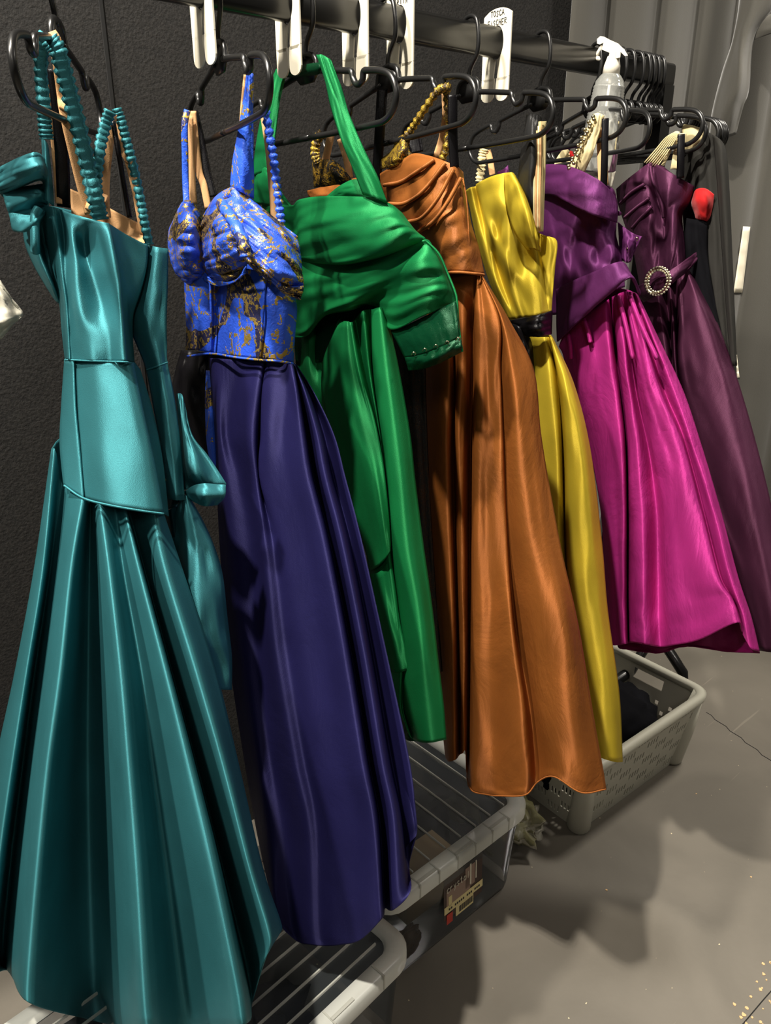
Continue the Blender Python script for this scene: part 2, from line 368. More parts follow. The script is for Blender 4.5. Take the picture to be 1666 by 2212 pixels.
# ------------------------------------------------------------------ cloth built over pixel measurements on each gown's own upright plane
Fv = np.array([math.sin(YAW)*math.cos(PITCH), math.cos(YAW)*math.cos(PITCH), -math.sin(PITCH)])
Rv = np.array([math.cos(YAW), -math.sin(YAW), 0.]); Uv = np.cross(Rv, Fv); C0 = np.array([0, 0, CAMZ])
class Gown:
    def __init__(s, x, y, heading, lean=((0, 0), (2212, 0))):
        s.o = np.array([x, y, 0.]); a = R(heading); d = np.array([math.sin(a), math.cos(a), 0]); s.n = np.array([d[1], -d[0], 0])
        s.N = -np.array([x, y, 0.])/math.hypot(x, y); s.lv = [a for a, b in lean]; s.ld = [b for a, b in lean]; s.root = None
    def P(s, uvd):
        uvd = np.asarray(uvd, float); u, v, d = uvd[..., 0], uvd[..., 1], uvd[..., 2]
        d = d+np.interp(v, s.lv, s.ld)
        r = Fv*FPX+Rv*(u-CX)[..., None]+Uv*(CY-v)[..., None]
        q = (s.n@s.o)+d*(s.n@s.N); t = q/(r@s.n)
        return C0+r*t[..., None]
def nz2(a, b, c=0.): return noise.noise(Vector((a, b, c)))
def norm_rows(rows):
    out = []
    for r in rows:
        if isinstance(r[0], (int, float)):
            vl, vr, cs = r; u0, u1 = cs[0][0], cs[-1][0]; rr = []
            for c in cs:
                if len(c) == 2:
                    f = (c[0]-u0)/(u1-u0) if u1 != u0 else 0; rr.append((c[0], vl+(vr-vl)*f, c[1]))
                else: rr.append(c)
            out.append(rr)
        else: out.append(list(r))
    return np.array(out, float)
def tube(g, name, rows, mat, back=.06, nc=7, nr=12, wr=(0, 10, 2), seed=0, parent=None, diag=0, backw=0):
    A = norm_rows(rows); A = cr(A, nr); A = np.swapaxes(cr(np.swapaxes(A, 0, 1), nc), 0, 1)
    nR, nC = A.shape[:2]; amp, fs, ft = wr
    for i in range(nR):
        for j in range(nC):
            s_ = j/(nC-1); t_ = i/(nR-1)
            e = math.sin(math.pi*s_)**.4 if 0 < s_ < 1 else 0
            A[i, j, 2] += amp*e*(nz2(s_*fs+diag*t_*fs+seed, t_*ft, seed)+.5*nz2(s_*fs*2.3+diag*t_*fs*2, t_*ft*2.2, seed+9))
    W = g.P(A)
    nb = 26; V = []
    for i in range(nR):
        fr = W[i]; Lp, Rp = fr[0], fr[-1]; bk = []
        for j in range(1, nb):
            s_ = j/nb; base = Rp+(Lp-Rp)*s_
            zz = np.interp(s_, np.linspace(0, 1, nC), fr[::-1, 2])
            b = back*math.sin(math.pi*s_)**.7*(1+backw*math.sin(s_*math.pi*6))
            p = base-g.N*b; p[2] = zz; bk.append(p)
        V.append(np.concatenate([fr, np.array(bk)]))
    V = np.array(V); return obj(name, V, gridfaces(nR, V.shape[1], True), mat, parent or g.root, solid=.0016, uv=guv(nR, V.shape[1]))
def sheet(g, name, rows, mat, nc=7, nr=7, wr=(0, 10, 2), seed=0, parent=None, th=.002, diag=0):
    A = norm_rows(rows); A = cr(A, nr); A = np.swapaxes(cr(np.swapaxes(A, 0, 1), nc), 0, 1)
    nR, nC = A.shape[:2]; amp, fs, ft = wr
    if amp:
        for i in range(nR):
            for j in range(nC):
                s_ = j/(nC-1); t_ = i/(nR-1)
                A[i, j, 2] += amp*(nz2(s_*fs+diag*t_*fs+seed, t_*ft, seed)+.5*nz2(s_*fs*2.3+diag*t_*fs*2, t_*ft*2.2, seed+9))
    return obj(name, g.P(A), gridfaces(nR, nC), mat, parent or g.root, solid=th, uv=guv(nR, nC))
def ribbon(g, name, pts, w, mat, ruffle=0, th=.0016, parent=None, n=10, twist=None):
    """flat band through measured points; w in metres (scalar or per point)"""
    pts = np.array(pts, float); ww = np.array(w if hasattr(w, '__len__') else [w]*len(pts), float)
    P = g.P(cr(pts, n)); W = cr(ww[:, None], n)[:, 0]
    V = []; k = len(P)
    for i in range(k):
        t = P[min(i+1, k-1)]-P[max(i-1, 0)]; t = t/np.linalg.norm(t); sd = np.cross(t, g.N); sd = sd/np.linalg.norm(sd)
        a = W[i]*(1+(ruffle*math.sin(i*1.9) if ruffle else 0))/2; nb = .0026*math.sin(i*1.9) if ruffle else 0
        for q in (-1, -.5, 0, .5, 1): V.append(P[i]+sd*a*q+g.N*(nb*(1 if q == 0 else .4)+.001*(1-q*q)))
    return obj(name, V, gridfaces(k, 5), mat, parent or g.root, solid=th, uv=guv(k, 5))
def cord(g, name, pts, r, mat, wob=0, parent=None, n=8):
    A = cr(np.array(pts, float), n); P = g.P(A)
    if wob: r = [r*(1+wob*math.sin(i*1.7)) for i in range(len(P))]
    return pipe(name, [tuple(p) for p in P], r, mat, parent or g.root, 8)
def D(rows_u, ds, scale=1, vs=None):
    return [(u, d*scale) for u, d in zip(rows_u, ds)]
# ------------------------------------------------------------------ teal mermaid gown
def teal_gown():
    g = Gown(.40, 1.05, -42, ((450, 0), (800, .03), (1100, .08), (1600, .17), (2200, .27)))
    g.root = thing('evening_gown', 'teal satin mermaid gown with a ruffled off-shoulder sleeve, leftmost on the rail', 'dress', (.40, RY, .3), 'gowns hanging on the rail')
    m = M['teal']
    def dd(s): return [x*s for x in (-.01, .02, -.055, .07, -.075, .07, .005, .05, -.08, .022, -.04)]
    U = [(0, [112, 120, 135, 181, 196, 214, 250, 272, 279, 330, 354], .35, [970, 975, 1046, 1077, 1082, 1087, 1096, 1102, 1103, 1110, 1112]),
         (1, [75, 95, 112, 155, 194, 232, 266, 302, 311, 352, 392], .6, [1225]*11),
         (2, [33, 60, 78, 131, 192, 256, 305, 362, 371, 420, 466], .9, [1450]*11),
         (3, [-10, 30, 52, 104, 192, 272, 330, 413, 424, 478, 515], 1.1, [1650]*11),
         (4, [-50, 0, 25, 82, 196, 288, 360, 466, 480, 535, 566], 1.3, [1870]*11),
         (5, [-85, -20, 8, 65, 205, 304, 396, 516, 531, 576, 604], 1.45, [2060, 2062, 2066, 2100, 2140, 2150, 2150, 2120, 2080, 2020, 1985]),
         (6, [-92, -12, 22, 63, 210, 312, 412, 530, 545, 574, 609], 1.5, [2095, 2100, 2100, 2166, 2206, 2228, 2234, 2212, 2165, 2070, 2008])]
    rows = [[(u, v, d) for u, v, d in zip(us, vs, dd(s))] for _, us, s, vs in U]
    tube(g, 'skirt', rows, m, back=.13, wr=(.003, 5, 1.6), seed=1, nc=8, nr=16)
    # hip panel between the waist seam and the flare seam
    rows = [[(140, 776, .0), (158, 779, .012), (163, 780, .008), (205, 780, .026), (262, 781, .02), (284, 783, .008), (290, 784, -.005), (303, 800, -.03)],
            [(133, 880, .0), (162, 885, .014), (168, 885, .010), (215, 885, .03), (280, 885, .024), (306, 885, .012), (312, 885, -.008), (330, 890, -.04)],
            [(130, 960, .0), (170, 975, .016), (176, 975, .012), (225, 980, .034), (300, 985, .028), (328, 985, .014), (334, 985, -.008), (350, 990, -.04)],
            [(138, 1048, .0), (178, 1074, .02), (184, 1077, .016), (235, 1090, .036), (310, 1102, .03), (350, 1108, .014), (356, 1110, -.01), (364, 1115, -.04)]]
    tube(g, 'hip_panel', rows, m, back=.09, wr=(.002, 5, 2), seed=4, nc=7, nr=12)
    # bodice, front and side
    rows = [[(82, 448, -.02), (108, 446, .01), (130, 452, .0), (150, 460, .015), (190, 472, .025), (232, 482, .02), (236, 484, .0), (275, 508, -.03), (319, 530, -.05)],
            [(98, 510, -.02), (122, 510, .012), (140, 515, .0), (160, 525, .02), (185, 530, -.006), (240, 530, .03), (247, 530, .0), (280, 560, -.03), (316, 575, -.05)],
            [(112, 580, -.02), (130, 580, .012), (144, 580, .01), (168, 580, .025), (200, 590, .004), (252, 590, .03), (259, 590, .0), (280, 620, -.03), (303, 630, -.05)],
            [(128, 650, -.02), (140, 650, .01), (150, 650, .01), (175, 660, .03), (222, 660, .006), (259, 650, .03), (265, 655, .0), (276, 665, -.03), (287, 680, -.05)],
            [(135, 720, -.02), (146, 720, .01), (156, 720, .01), (190, 720, .03), (235, 715, .02), (266, 720, .03), (270, 720, .0), (278, 725, -.03), (286, 730, -.05)],
            [(141, 776, -.02), (150, 778, .01), (160, 779, .01), (200, 780, .03), (240, 781, .02), (271, 780, .03), (276, 781, .0), (282, 783, -.03), (290, 785, -.05)]]
    tube(g, 'bodice', rows, m, back=.07, wr=(.004, 6, 3), seed=11, nc=8, nr=12)
    cord(g, 'waist_seam', [(141, 778, .002), (160, 778, .014), (200, 780, .030), (240, 781, .026), (272, 782, .030), (287, 786, -.003)], .0012, m)
    cord(g, 'flare_seam', [(139, 1049, .006), (180, 1076, .026), (235, 1091, .044), (310, 1104, .038), (354, 1110, .022)], .0017, m)
    # open back edge with zip tape
    sheet(g, 'back_panel', [[(318, 528, -.07), (340, 534, -.06), (363, 537, -.07)], [(300, 620, -.07), (330, 620, -.055), (362, 620, -.07)], [(277, 690, -.07), (318, 690, -.055), (360, 690, -.07)],
                            [(296, 745, -.07), (328, 745, -.055), (361, 745, -.07)], [(316, 798, -.07), (340, 790, -.055), (362, 783, -.07)], [(334, 890, -.07), (356, 880, -.055), (378, 870, -.07)],
                            [(350, 980, -.07), (370, 980, -.055), (391, 975, -.07)], [(358, 1075, -.08), (378, 1080, -.07), (400, 1080, -.08)]], m, wr=(.003, 4, 5), seed=5)
    cord(g, 'seam', [(317, 799, -.066), (340, 791, -.05), (362, 783, -.066)], .0012, m)
    cord(g, 'zip_tape', [(343, 925, -.074), (350, 960, -.074), (357, 1000, -.074), (362, 1040, -.074)], .0022, M['cream'], wob=.5)
    o = sheet(g, 'lining', [[(150, 407, -.04), (200, 430, -.05), (260, 462, -.06), (308, 486, -.07)], [(153, 440, -.04), (200, 460, -.05), (258, 495, -.06), (313, 510, -.07)], [(155, 466, -.035), (200, 482, -.04), (256, 512, -.05), (321, 532, -.06)]], M['nude'])
    tag(o, 'beige lining')
    # hanging ruffled sleeve on the left
    for nm, rows, sd in (('sleeve', [[(2, 362, .01), (40, 343, .03), (78, 331, .03), (96, 345, .0)], [(-4, 395, .0), (42, 372, .05), (84, 356, .05), (101, 372, .01)], [(-2, 412, -.01), (42, 395, .03), (86, 378, .03), (101, 392, .0)], [(6, 424, -.03), (44, 404, -.02), (84, 388, -.02), (100, 400, -.02)]], 2),
                         ('sleeve', [[(8, 420, -.01), (40, 408, -.01), (74, 402, -.01), (100, 398, -.01)], [(14, 442, .0), (48, 428, .02), (80, 420, .02), (104, 425, .0)], [(22, 468, .0), (55, 462, .0), (84, 445, -.01), (104, 445, -.01)], [(28, 494, .01), (50, 496, .03), (76, 478, .03), (98, 455, .0)], [(38, 500, -.01), (56, 498, .0), (78, 488, .0), (94, 470, -.01)]], 3)):
        sheet(g, nm, rows, m, wr=(.007, 2, 7), seed=sd, th=.003, nr=10)
    sheet(g, 'sleeve', [[(50, 490, -.03), (68, 485, -.01), (82, 460, -.01), (92, 445, -.02)], [(56, 530, -.03), (80, 530, .0), (92, 520, -.02), (108, 530, -.02)], [(75, 575, -.03), (95, 575, .0), (104, 575, -.02), (122, 580, -.02)], [(98, 615, -.03), (112, 615, .0), (120, 620, -.02), (133, 630, -.02)], [(124, 655, -.03), (128, 655, -.02), (132, 656, -.02), (137, 658, -.02)]], m, wr=(.005, 5, 3), seed=8)
    cord(g, 'strap', [(84, 450, .02), (76, 470, .025), (76, 520, .028), (77, 545, .02)], .006, m)
    sheet(g, 'strap', [[(91, 300, .0), (99, 305, .006), (104, 320, .0)], [(94, 380, .0), (101, 385, .01), (112, 390, .0)], [(92, 430, .0), (103, 435, .014), (116, 445, .0)]], m)
    # ruched elastic straps
    ribbon(g, 'strap', [(106, 85, .06), (125, 110, .06), (142, 170, .05), (158, 230, .04), (176, 300, .03), (192, 370, .02), (206, 430, .02), (216, 474, .01)], .019, m, ruffle=.2)
    ribbon(g, 'strap', [(100, 75, .05), (90, 110, .03), (90, 170, .02), (95, 230, .02), (97, 270, .02), (101, 300, .02)], .015, m, ruffle=.15)
    ribbon(g, 'strap', [(238, 240, -.02), (228, 270, -.02), (218, 310, -.01), (211, 360, .0), (208, 400, .0), (214, 440, .01), (218, 472, .01)], .013, m, ruffle=.2)
    ribbon(g, 'strap', [(252, 235, -.04), (262, 262, -.04), (272, 300, -.04), (283, 340, -.04), (295, 390, -.05), (305, 440, -.05), (312, 480, -.05), (322, 528, -.06)], .011, m, ruffle=.2)
    for pts, w in (([(108, 70, .055), (122, 100, .055), (136, 200, .035), (140, 232, .035), (152, 290, .03), (178, 400, .01), (196, 462, .0)], .014), ([(104, 150, .0), (111, 230, .0), (117, 300, .0), (125, 400, -.01), (127, 440, -.01)], .008),
                   ([(240, 245, -.03), (234, 300, -.03), (226, 370, -.03), (224, 430, -.03), (228, 470, -.03)], .014), ([(254, 240, -.045), (266, 320, -.045), (278, 345, -.045), (292, 400, -.05), (304, 465, -.06), (312, 505, -.07)], .011)):
        tag(ribbon(g, 'elastic_strap', pts, w, M['nude']), 'beige elastic strap')
    for u, v, d in ((138, 228, .037), (194, 446, .005), (225, 428, -.025), (280, 345, -.043)):
        tag(ribbon(g, 'strap_slider', [(u-7, v-3, d), (u+7, v+3, d)], .009, M['nude'], th=.004), 'beige slider')
    # bow and train behind
    md = M['teal']
    sheet(g, 'bow', [[(382, 850, -.1), (392, 852, -.09), (398, 872, -.09)], [(384, 900, -.1), (398, 920, -.08), (415, 940, -.09)], [(386, 960, -.1), (415, 990, -.06), (450, 985, -.09)], [(390, 1010, -.1), (425, 1035, -.07), (486, 1040, -.09)], [(398, 1058, -.1), (430, 1052, -.1), (488, 1048, -.1)]], md, wr=(.012, 4, 2), seed=3)
    sheet(g, 'bow', [[(398, 1062, -.09), (430, 1046, -.06), (488, 1048, -.07)], [(404, 1072, -.09), (440, 1068, -.04), (486, 1072, -.06)], [(410, 1078, -.1), (440, 1092, -.07), (470, 1090, -.09)]], md, wr=(.006, 4, 2), seed=6)
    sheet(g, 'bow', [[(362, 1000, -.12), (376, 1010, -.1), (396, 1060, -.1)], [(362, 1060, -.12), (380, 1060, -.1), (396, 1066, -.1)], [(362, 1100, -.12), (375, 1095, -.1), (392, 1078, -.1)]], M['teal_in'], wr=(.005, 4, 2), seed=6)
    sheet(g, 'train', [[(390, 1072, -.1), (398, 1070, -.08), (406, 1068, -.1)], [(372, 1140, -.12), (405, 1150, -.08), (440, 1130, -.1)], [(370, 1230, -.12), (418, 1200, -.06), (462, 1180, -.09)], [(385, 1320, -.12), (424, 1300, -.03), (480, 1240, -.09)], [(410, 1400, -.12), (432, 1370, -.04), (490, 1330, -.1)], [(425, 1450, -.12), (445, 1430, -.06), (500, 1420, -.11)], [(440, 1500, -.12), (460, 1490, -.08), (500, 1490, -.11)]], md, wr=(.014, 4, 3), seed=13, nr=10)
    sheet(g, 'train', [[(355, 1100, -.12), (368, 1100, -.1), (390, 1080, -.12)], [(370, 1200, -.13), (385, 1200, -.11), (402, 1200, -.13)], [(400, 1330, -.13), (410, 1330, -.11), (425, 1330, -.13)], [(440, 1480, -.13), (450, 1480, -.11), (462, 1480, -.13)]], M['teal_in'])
    tag(ribbon(g, 'hanging_loop', [(118, 150, .03), (126, 220, .02), (132, 300, .01), (136, 380, .0), (138, 446, -.02)], 0.016, M['black_satin'], th=.003), 'black ribbon hanging loop')
    tag(ribbon(g, 'hanging_loop', [(244, 262, -.03), (256, 330, -.03), (268, 400, -.05), (280, 470, -.06)], 0.005, M['black_satin'], th=.003), 'black ribbon hanging loop')
teal_gown()
# ------------------------------------------------------------------ blue brocade gown
def blue_gown():
    g = Gown(.605, 1.05, -25, ((450, 0), (780, .02), (1400, .09), (2050, .19)))
    g.root = thing('evening_gown', 'gown with a royal blue and gold brocade bodice above a plain navy satin skirt', 'dress', (.605, RY, .3), 'gowns hanging on the rail')
    ds = [-.02, .012, .004, .02, -.08, .02, .024, .034, -.04, .012, .004, -.04, -.02]
    T = [([452, 468, 528, 570, 574, 578, 612, 632, 634, 636, 637, 638, 641], .5, 773, 788, None),
         ([458, 470, 506, 562, 565, 568, 622, 643, 649, 658, 664, 670, 680], .8, 850, 850, (4, -.11)),
         ([465, 474, 498, 554, 560, 566, 614, 656, 662, 680, 694, 700, 722], 1., 940, 940, (4, -.13)),
         ([469, 485, 520, 555, 560, 565, 622, 670, 677, 697, 713, 720, 746], 1., 1030, 1030, (4, -.02)),
         ([475, 500, 545, 570, 590, 610, 660, 705, 713, 733, 750, 757, 782], 1., 1170, 1170, (4, .01)),
         ([493, 520, 560, 590, 620, 650, 700, 749, 757, 778, 796, 803, 833], 1.1, 1400, 1400, (4, .012)),
         ([528, 555, 590, 630, 660, 690, 740, 788, 796, 817, 838, 845, 884], 1.2, 1640, 1640, (4, .014)),
         ([556, 580, 620, 660, 690, 720, 770, 812, 820, 842, 863, 870, 899], 1.2, 1800, 1760, (4, .014))]
    rows = []
    for us, s, vl, vr, fx in T:
        dl = [x*s for x in ds]
        if fx: dl[fx[0]] = fx[1]
        rows.append((vl, vr, list(zip(us, dl))))
    dl = [x*1.3 for x in ds]; dl[4] = .02
    rows.append([(u, v, d) for u, v, d in zip([580, 596, 630, 668, 696, 726, 772, 822, 829, 848, 876, 880, 901], [1910, 1950, 1985, 1992, 1992, 1990, 1982, 1940, 1925, 1930, 1915, 1850, 1790], dl)])
    rows.append([(u, v, d) for u, v, d in zip([594, 612, 644, 676, 704, 735, 780, 825, 832, 850, 887, 884, 899], [1966, 2006, 2034, 2041, 2043, 2041, 2030, 1984, 1962, 1966, 1926, 1870, 1806], dl)])
    tube(g, 'skirt', rows, M['navy'], back=.08, wr=(.004, 5, 3), seed=21, nc=8, nr=14)
    mb = M['brocade']
    rows = [[(398, 590, -.03), (425, 585, .0), (455, 575, .0), (468, 570, -.01), (500, 575, .02), (560, 585, .035), (600, 600, .03), (638, 645, .0)],
            [(400, 640, -.03), (425, 640, .0), (452, 640, .0), (467, 640, -.015), (505, 640, .02), (568, 640, .04), (605, 660, .03), (641, 670, .0)],
            [(403, 700, -.03), (428, 700, .0), (452, 700, .0), (468, 700, -.015), (508, 700, .018), (566, 700, .035), (605, 710, .03), (637, 720, .0)],
            [(402, 756, -.03), (428, 757, .0), (452, 762, .0), (468, 765, -.012), (508, 770, .014), (566, 775, .03), (600, 780, .025), (633, 784, .0)]]
    tube(g, 'bodice', rows, mb, back=.06, wr=(.003, 8, 2), seed=3, nr=12)
    for pts in ([(453, 590, .008), (456, 680, .006), (455, 762, .004)], [(575, 590, .042), (568, 680, .043), (562, 772, .034)], [(405, 770, .0), (455, 764, .012), (510, 772, .024), (566, 778, .038), (600, 780, .034), (634, 786, .008)]):
        cord(g, 'piping', pts, .0018, mb)
    b2 = M['brocade2']
    def cup(rows, sd): return sheet(g, 'bust_cup', rows, M['brocade3'], wr=(.012, 2.2, 11), diag=.7, seed=sd, th=.003, nr=14, nc=10)
    cup([[(378, 470, -.03), (396, 437, .0), (415, 437, .0), (438, 470, -.02)], [(366, 500, -.03), (385, 480, .03), (415, 478, .035), (440, 500, -.01)], [(366, 545, -.03), (388, 530, .04), (418, 530, .045), (440, 550, -.01)],
         [(378, 585, -.03), (395, 580, .025), (420, 580, .03), (444, 585, -.01)], [(396, 606, -.04), (410, 612, -.01), (428, 610, -.01), (446, 600, -.02)]], 31)
    cup([[(438, 470, .0), (468, 425, .02), (510, 404, .03), (540, 425, .02)], [(432, 500, .0), (468, 470, .06), (510, 455, .07), (550, 470, .05)], [(432, 545, .0), (470, 525, .075), (510, 515, .085), (548, 520, .06)],
         [(440, 580, .0), (470, 575, .055), (505, 570, .065), (535, 565, .05)], [(462, 606, .0), (485, 606, .03), (508, 598, .035), (530, 580, .03)]], 37)
    sheet(g, 'bust_drape', [[(505, 403, .03), (535, 425, .03), (565, 450, .02), (600, 478, .01), (642, 512, .0)], [(500, 450, .07), (540, 475, .07), (580, 500, .06), (620, 520, .04), (648, 545, .01)], [(505, 495, .09), (545, 530, .10), (585, 560, .09), (625, 580, .06), (652, 590, .02)],
                            [(515, 530, .09), (545, 565, .10), (585, 595, .09), (620, 620, .06), (656, 618, .03)], [(522, 550, .07), (548, 580, .08), (584, 606, .07), (616, 634, .05), (649, 648, .03)]], M['brocade3'], wr=(.012, 3, 9), diag=-1.0, seed=41, th=.003, nr=14)
    cord(g, 'twist', [(478, 440, .05), (500, 470, .095), (525, 520, .12), (532, 556, .12)], .008, b2, wob=.15)
    sheet(g, 'sash_fold', [[(436, 592, .0), (470, 606, .02), (510, 604, .05), (532, 575, .08)], [(440, 606, .0), (470, 618, .02), (505, 610, .05), (530, 590, .07)]], b2, wr=(.004, 5, 2))
    # shoulder straps
    sheet(g, 'strap', [[(534, 158, .03), (540, 156, .034), (547, 160, .03)], [(526, 220, .03), (536, 220, .038), (546, 220, .03)], [(514, 290, .03), (530, 290, .042), (547, 290, .03)], [(503, 350, .03), (525, 350, .045), (548, 350, .03)], [(498, 405, .03), (522, 415, .045), (548, 430, .02)]], b2, wr=(.003, 4, 3))
    ribbon(g, 'strap', [(405, 238, -.03), (399, 270, -.02), (400, 330, -.02), (401, 390, -.02), (403, 440, -.01)], .009, b2)
    ribbon(g, 'strap', [(573, 238, .0), (584, 300, .0), (592, 350, .0), (598, 400, .0), (604, 450, .0), (608, 490, .0)], .010, b2, ruffle=.35)
    ribbon(g, 'strap', [(418, 240, -.06), (430, 290, -.06), (438, 330, -.06), (448, 380, -.06), (460, 425, -.06)], .013, M['black_satin'])
    for pts, w in (([(409, 250, -.04), (411, 330, -.04), (414, 390, -.04), (418, 440, -.04)], .011), ([(416, 240, -.05), (422, 300, -.05), (430, 370, -.05), (440, 400, -.05), (450, 450, -.05)], .010),
                   ([(532, 162, .02), (526, 220, .02), (520, 300, .02)], .006), ([(570, 250, -.01), (580, 320, -.01), (587, 400, -.01), (594, 490, -.01)], .009)):
        tag(ribbon(g, 'elastic_strap', pts, w, M['nude']), 'beige elastic strap')
    tag(sheet(g, 'lining', [[(540, 440, -.01), (560, 452, -.01), (578, 458, -.01)], [(550, 455, -.01), (570, 468, -.01), (585, 476, -.01)], [(560, 460, -.01), (580, 480, -.01), (600, 490, -.01)]], M['nude']), 'beige lining')
    # dark train folded behind the left side of the waist
    tag(sheet(g, 'train', [[(392, 757, -.09), (425, 760, -.07), (465, 762, -.05)], [(380, 800, -.09), (415, 800, -.05), (458, 800, -.05)], [(372, 850, -.1), (410, 860, -.06), (455, 870, -.05)], [(380, 930, -.1), (420, 940, -.07), (460, 950, -.06)], [(410, 1010, -.1), (440, 1015, -.08), (470, 1020, -.06)]], M['black_satin'], wr=(.014, 4, 3), seed=4), 'black satin train')
    sheet(g, 'side_panel', [[(446, 800, -.03), (452, 800, -.025), (460, 800, -.03)], [(444, 880, -.03), (454, 880, -.02), (464, 880, -.03)], [(448, 960, -.03), (458, 960, -.02), (470, 960, -.03)], [(458, 1010, -.03), (464, 1010, -.025), (472, 1010, -.03)]], b2)
blue_gown()
# ------------------------------------------------------------------ green halter gown
def green_gown():
    g = Gown(.746, 1.05, -12, ((450, 0), (800, .0), (1600, .03)))
    g.root = thing('evening_gown', 'emerald green satin halter gown, its wide bodice folded over sideways', 'dress', (.746, RY, .4), 'gowns hanging on the rail')
    m = M['green']
    ds = [-.02, .012, .02, .022, -.025, .004, -.03, .018, .026, -.01]
    T = [([728, 738, 750, 759, 768, 783, 800, 806, 822, 834], .6, [700, 694, 694, 696, 690, 672, 668, 668, 664, 672]),
         ([696, 725, 762, 778, 788, 798, 806, 811, 838, 862], .9, [800]*10),
         ([708, 745, 790, 812, 818, 821, 824, 828, 856, 886], 1., [940]*10),
         ([755, 775, 806, 828, 832, 833, 835, 838, 866, 897], 1., [1040]*10),
         ([790, 805, 825, 841, 842, 843, 845, 848, 880, 915], 1., [1180]*10),
         ([800, 815, 832, 856, 860, 861, 862, 864, 900, 932], 1., [1300]*10),
         ([822, 836, 850, 868, 871, 872, 873, 875, 912, 946], 1., [1420]*10),
         ([850, 855, 860, 866, 868, 869, 871, 876, 918, 958], .8, [1520]*10),
         ([874, 876, 878, 880, 882, 886, 892, 905, 930, 964], .8, [1555, 1563, 1570, 1577, 1583, 1590, 1596, 1602, 1604, 1597])]
    tube(g, 'skirt', [[(u, v, d*s) for u, v, d in zip(us, vs, ds)] for us, s, vs in T], m, back=.05, wr=(.005, 6, 3), seed=51, nc=8)
    # shorter overskirt layer: its hem shows across the left lobe
    sheet(g, 'overskirt', [[(728, 706, .0), (738, 697, .014), (750, 696, .018), (760, 700, .014)], [(697, 790, .008), (725, 790, .022), (756, 790, .028), (776, 795, .018)], [(704, 900, .01), (738, 900, .03), (776, 900, .036), (808, 900, .024)], [(724, 1000, .012), (765, 1000, .034), (800, 1000, .042), (828, 1000, .028)], [(760, 1100, .012), (795, 1100, .035), (820, 1100, .045), (839, 1100, .03)], [(790, 1190, .012), (815, 1180, .035), (832, 1175, .04), (843, 1165, .03)], [(800, 1234, .012), (818, 1222, .035), (834, 1205, .04), (843, 1190, .03)]], m, wr=(.003, 5, 2))
    sheet(g, 'overskirt', [[(800, 1240, .02), (820, 1235, .03), (843, 1210, .02)], [(808, 1330, .02), (835, 1330, .034), (862, 1330, .02)], [(828, 1400, .02), (852, 1400, .034), (876, 1400, .02)], [(838, 1445, .02), (858, 1452, .03), (882, 1447, .02)]], m, wr=(.003, 4, 2))
    sheet(g, 'train', [[(640, 690, -.05), (665, 700, -.03), (690, 720, -.05)], [(642, 800, -.06), (668, 800, -.04), (700, 800, -.05)], [(665, 900, -.06), (690, 900, -.04), (725, 900, -.05)], [(720, 1010, -.06), (745, 1010, -.05), (770, 1010, -.05)]], m, wr=(.01, 4, 2), seed=8)
    sheet(g, 'train', [[(838, 1440, -.04), (855, 1450, -.03), (885, 1450, -.04)], [(860, 1530, -.04), (878, 1530, -.03), (900, 1530, -.04)], [(868, 1590, -.04), (885, 1600, -.03), (912, 1600, -.04)]], M['green_shade'])
    sheet(g, 'inner_shade', [[(632, 640, -.05), (700, 640, -.04), (770, 640, -.04), (838, 640, -.05)], [(634, 700, -.05), (700, 700, -.04), (770, 700, -.04), (842, 700, -.05)], [(640, 790, -.05), (700, 780, -.04), (770, 780, -.04), (846, 760, -.05)]], M['green_shade'], wr=(.01, 5, 3), seed=3)  # dark sheet added for the shadow inside the gown
    # bodice: folded upper band
    B = [[(556, 395, -.02), (590, 436, .0), (630, 444, .01), (648, 431, .025), (700, 424, .04), (770, 425, .045), (815, 430, .04), (845, 442, .03), (868, 460, .01)],
         [(566, 440, -.02), (600, 480, .0), (636, 480, .01), (651, 470, .03), (710, 465, .06), (780, 462, .07), (825, 462, .065), (864, 474, .05), (892, 492, .02)],
         [(576, 490, -.02), (606, 520, .0), (640, 515, .01), (653, 510, .03), (715, 508, .065), (785, 505, .075), (835, 494, .07), (876, 492, .05), (905, 505, .02)],
         [(585, 540, -.02), (615, 550, .0), (645, 550, .01), (656, 552, .02), (725, 560, .055), (795, 550, .06), (848, 535, .06), (888, 522, .045), (920, 516, .02)],
         [(590, 552, -.03), (618, 560, -.01), (647, 562, .0), (658, 564, .0), (735, 572, .02), (800, 564, .02), (850, 549, .02), (890, 534, .02), (921, 522, .0)]]
    tube(g, 'bodice_band', B, m, back=.06, wr=(.012, 3, 3), diag=1.1, seed=61, nc=9, nr=10)
    Lw = [[(590, 548, -.02), (648, 556, .0), (720, 566, .015), (790, 560, .02), (850, 545, .02), (918, 518, .02), (935, 532, .01), (948, 545, -.02)],
          [(600, 600, -.02), (652, 600, .0), (722, 602, .02), (790, 590, .035), (850, 580, .04), (905, 565, .045), (945, 575, .02), (968, 590, -.02)],
          [(612, 650, -.02), (656, 650, .0), (712, 645, .02), (775, 635, .035), (830, 625, .03), (890, 615, .045), (950, 612, .03), (983, 628, -.02)],
          [(622, 700, -.02), (660, 708, .0), (704, 676, .015), (750, 664, .02), (800, 652, -.01), (860, 668, .03), (930, 645, .03), (988, 655, -.02)],
          [(630, 730, -.02), (664, 725, -.01), (702, 682, -.01), (752, 672, -.01), (805, 660, -.03), (845, 712, .01), (915, 682, .02), (989, 650, -.02)]]
    tube(g, 'bodice', Lw, m, back=.05, wr=(.014, 2.5, 3), diag=1.2, seed=66, nc=9, nr=10)
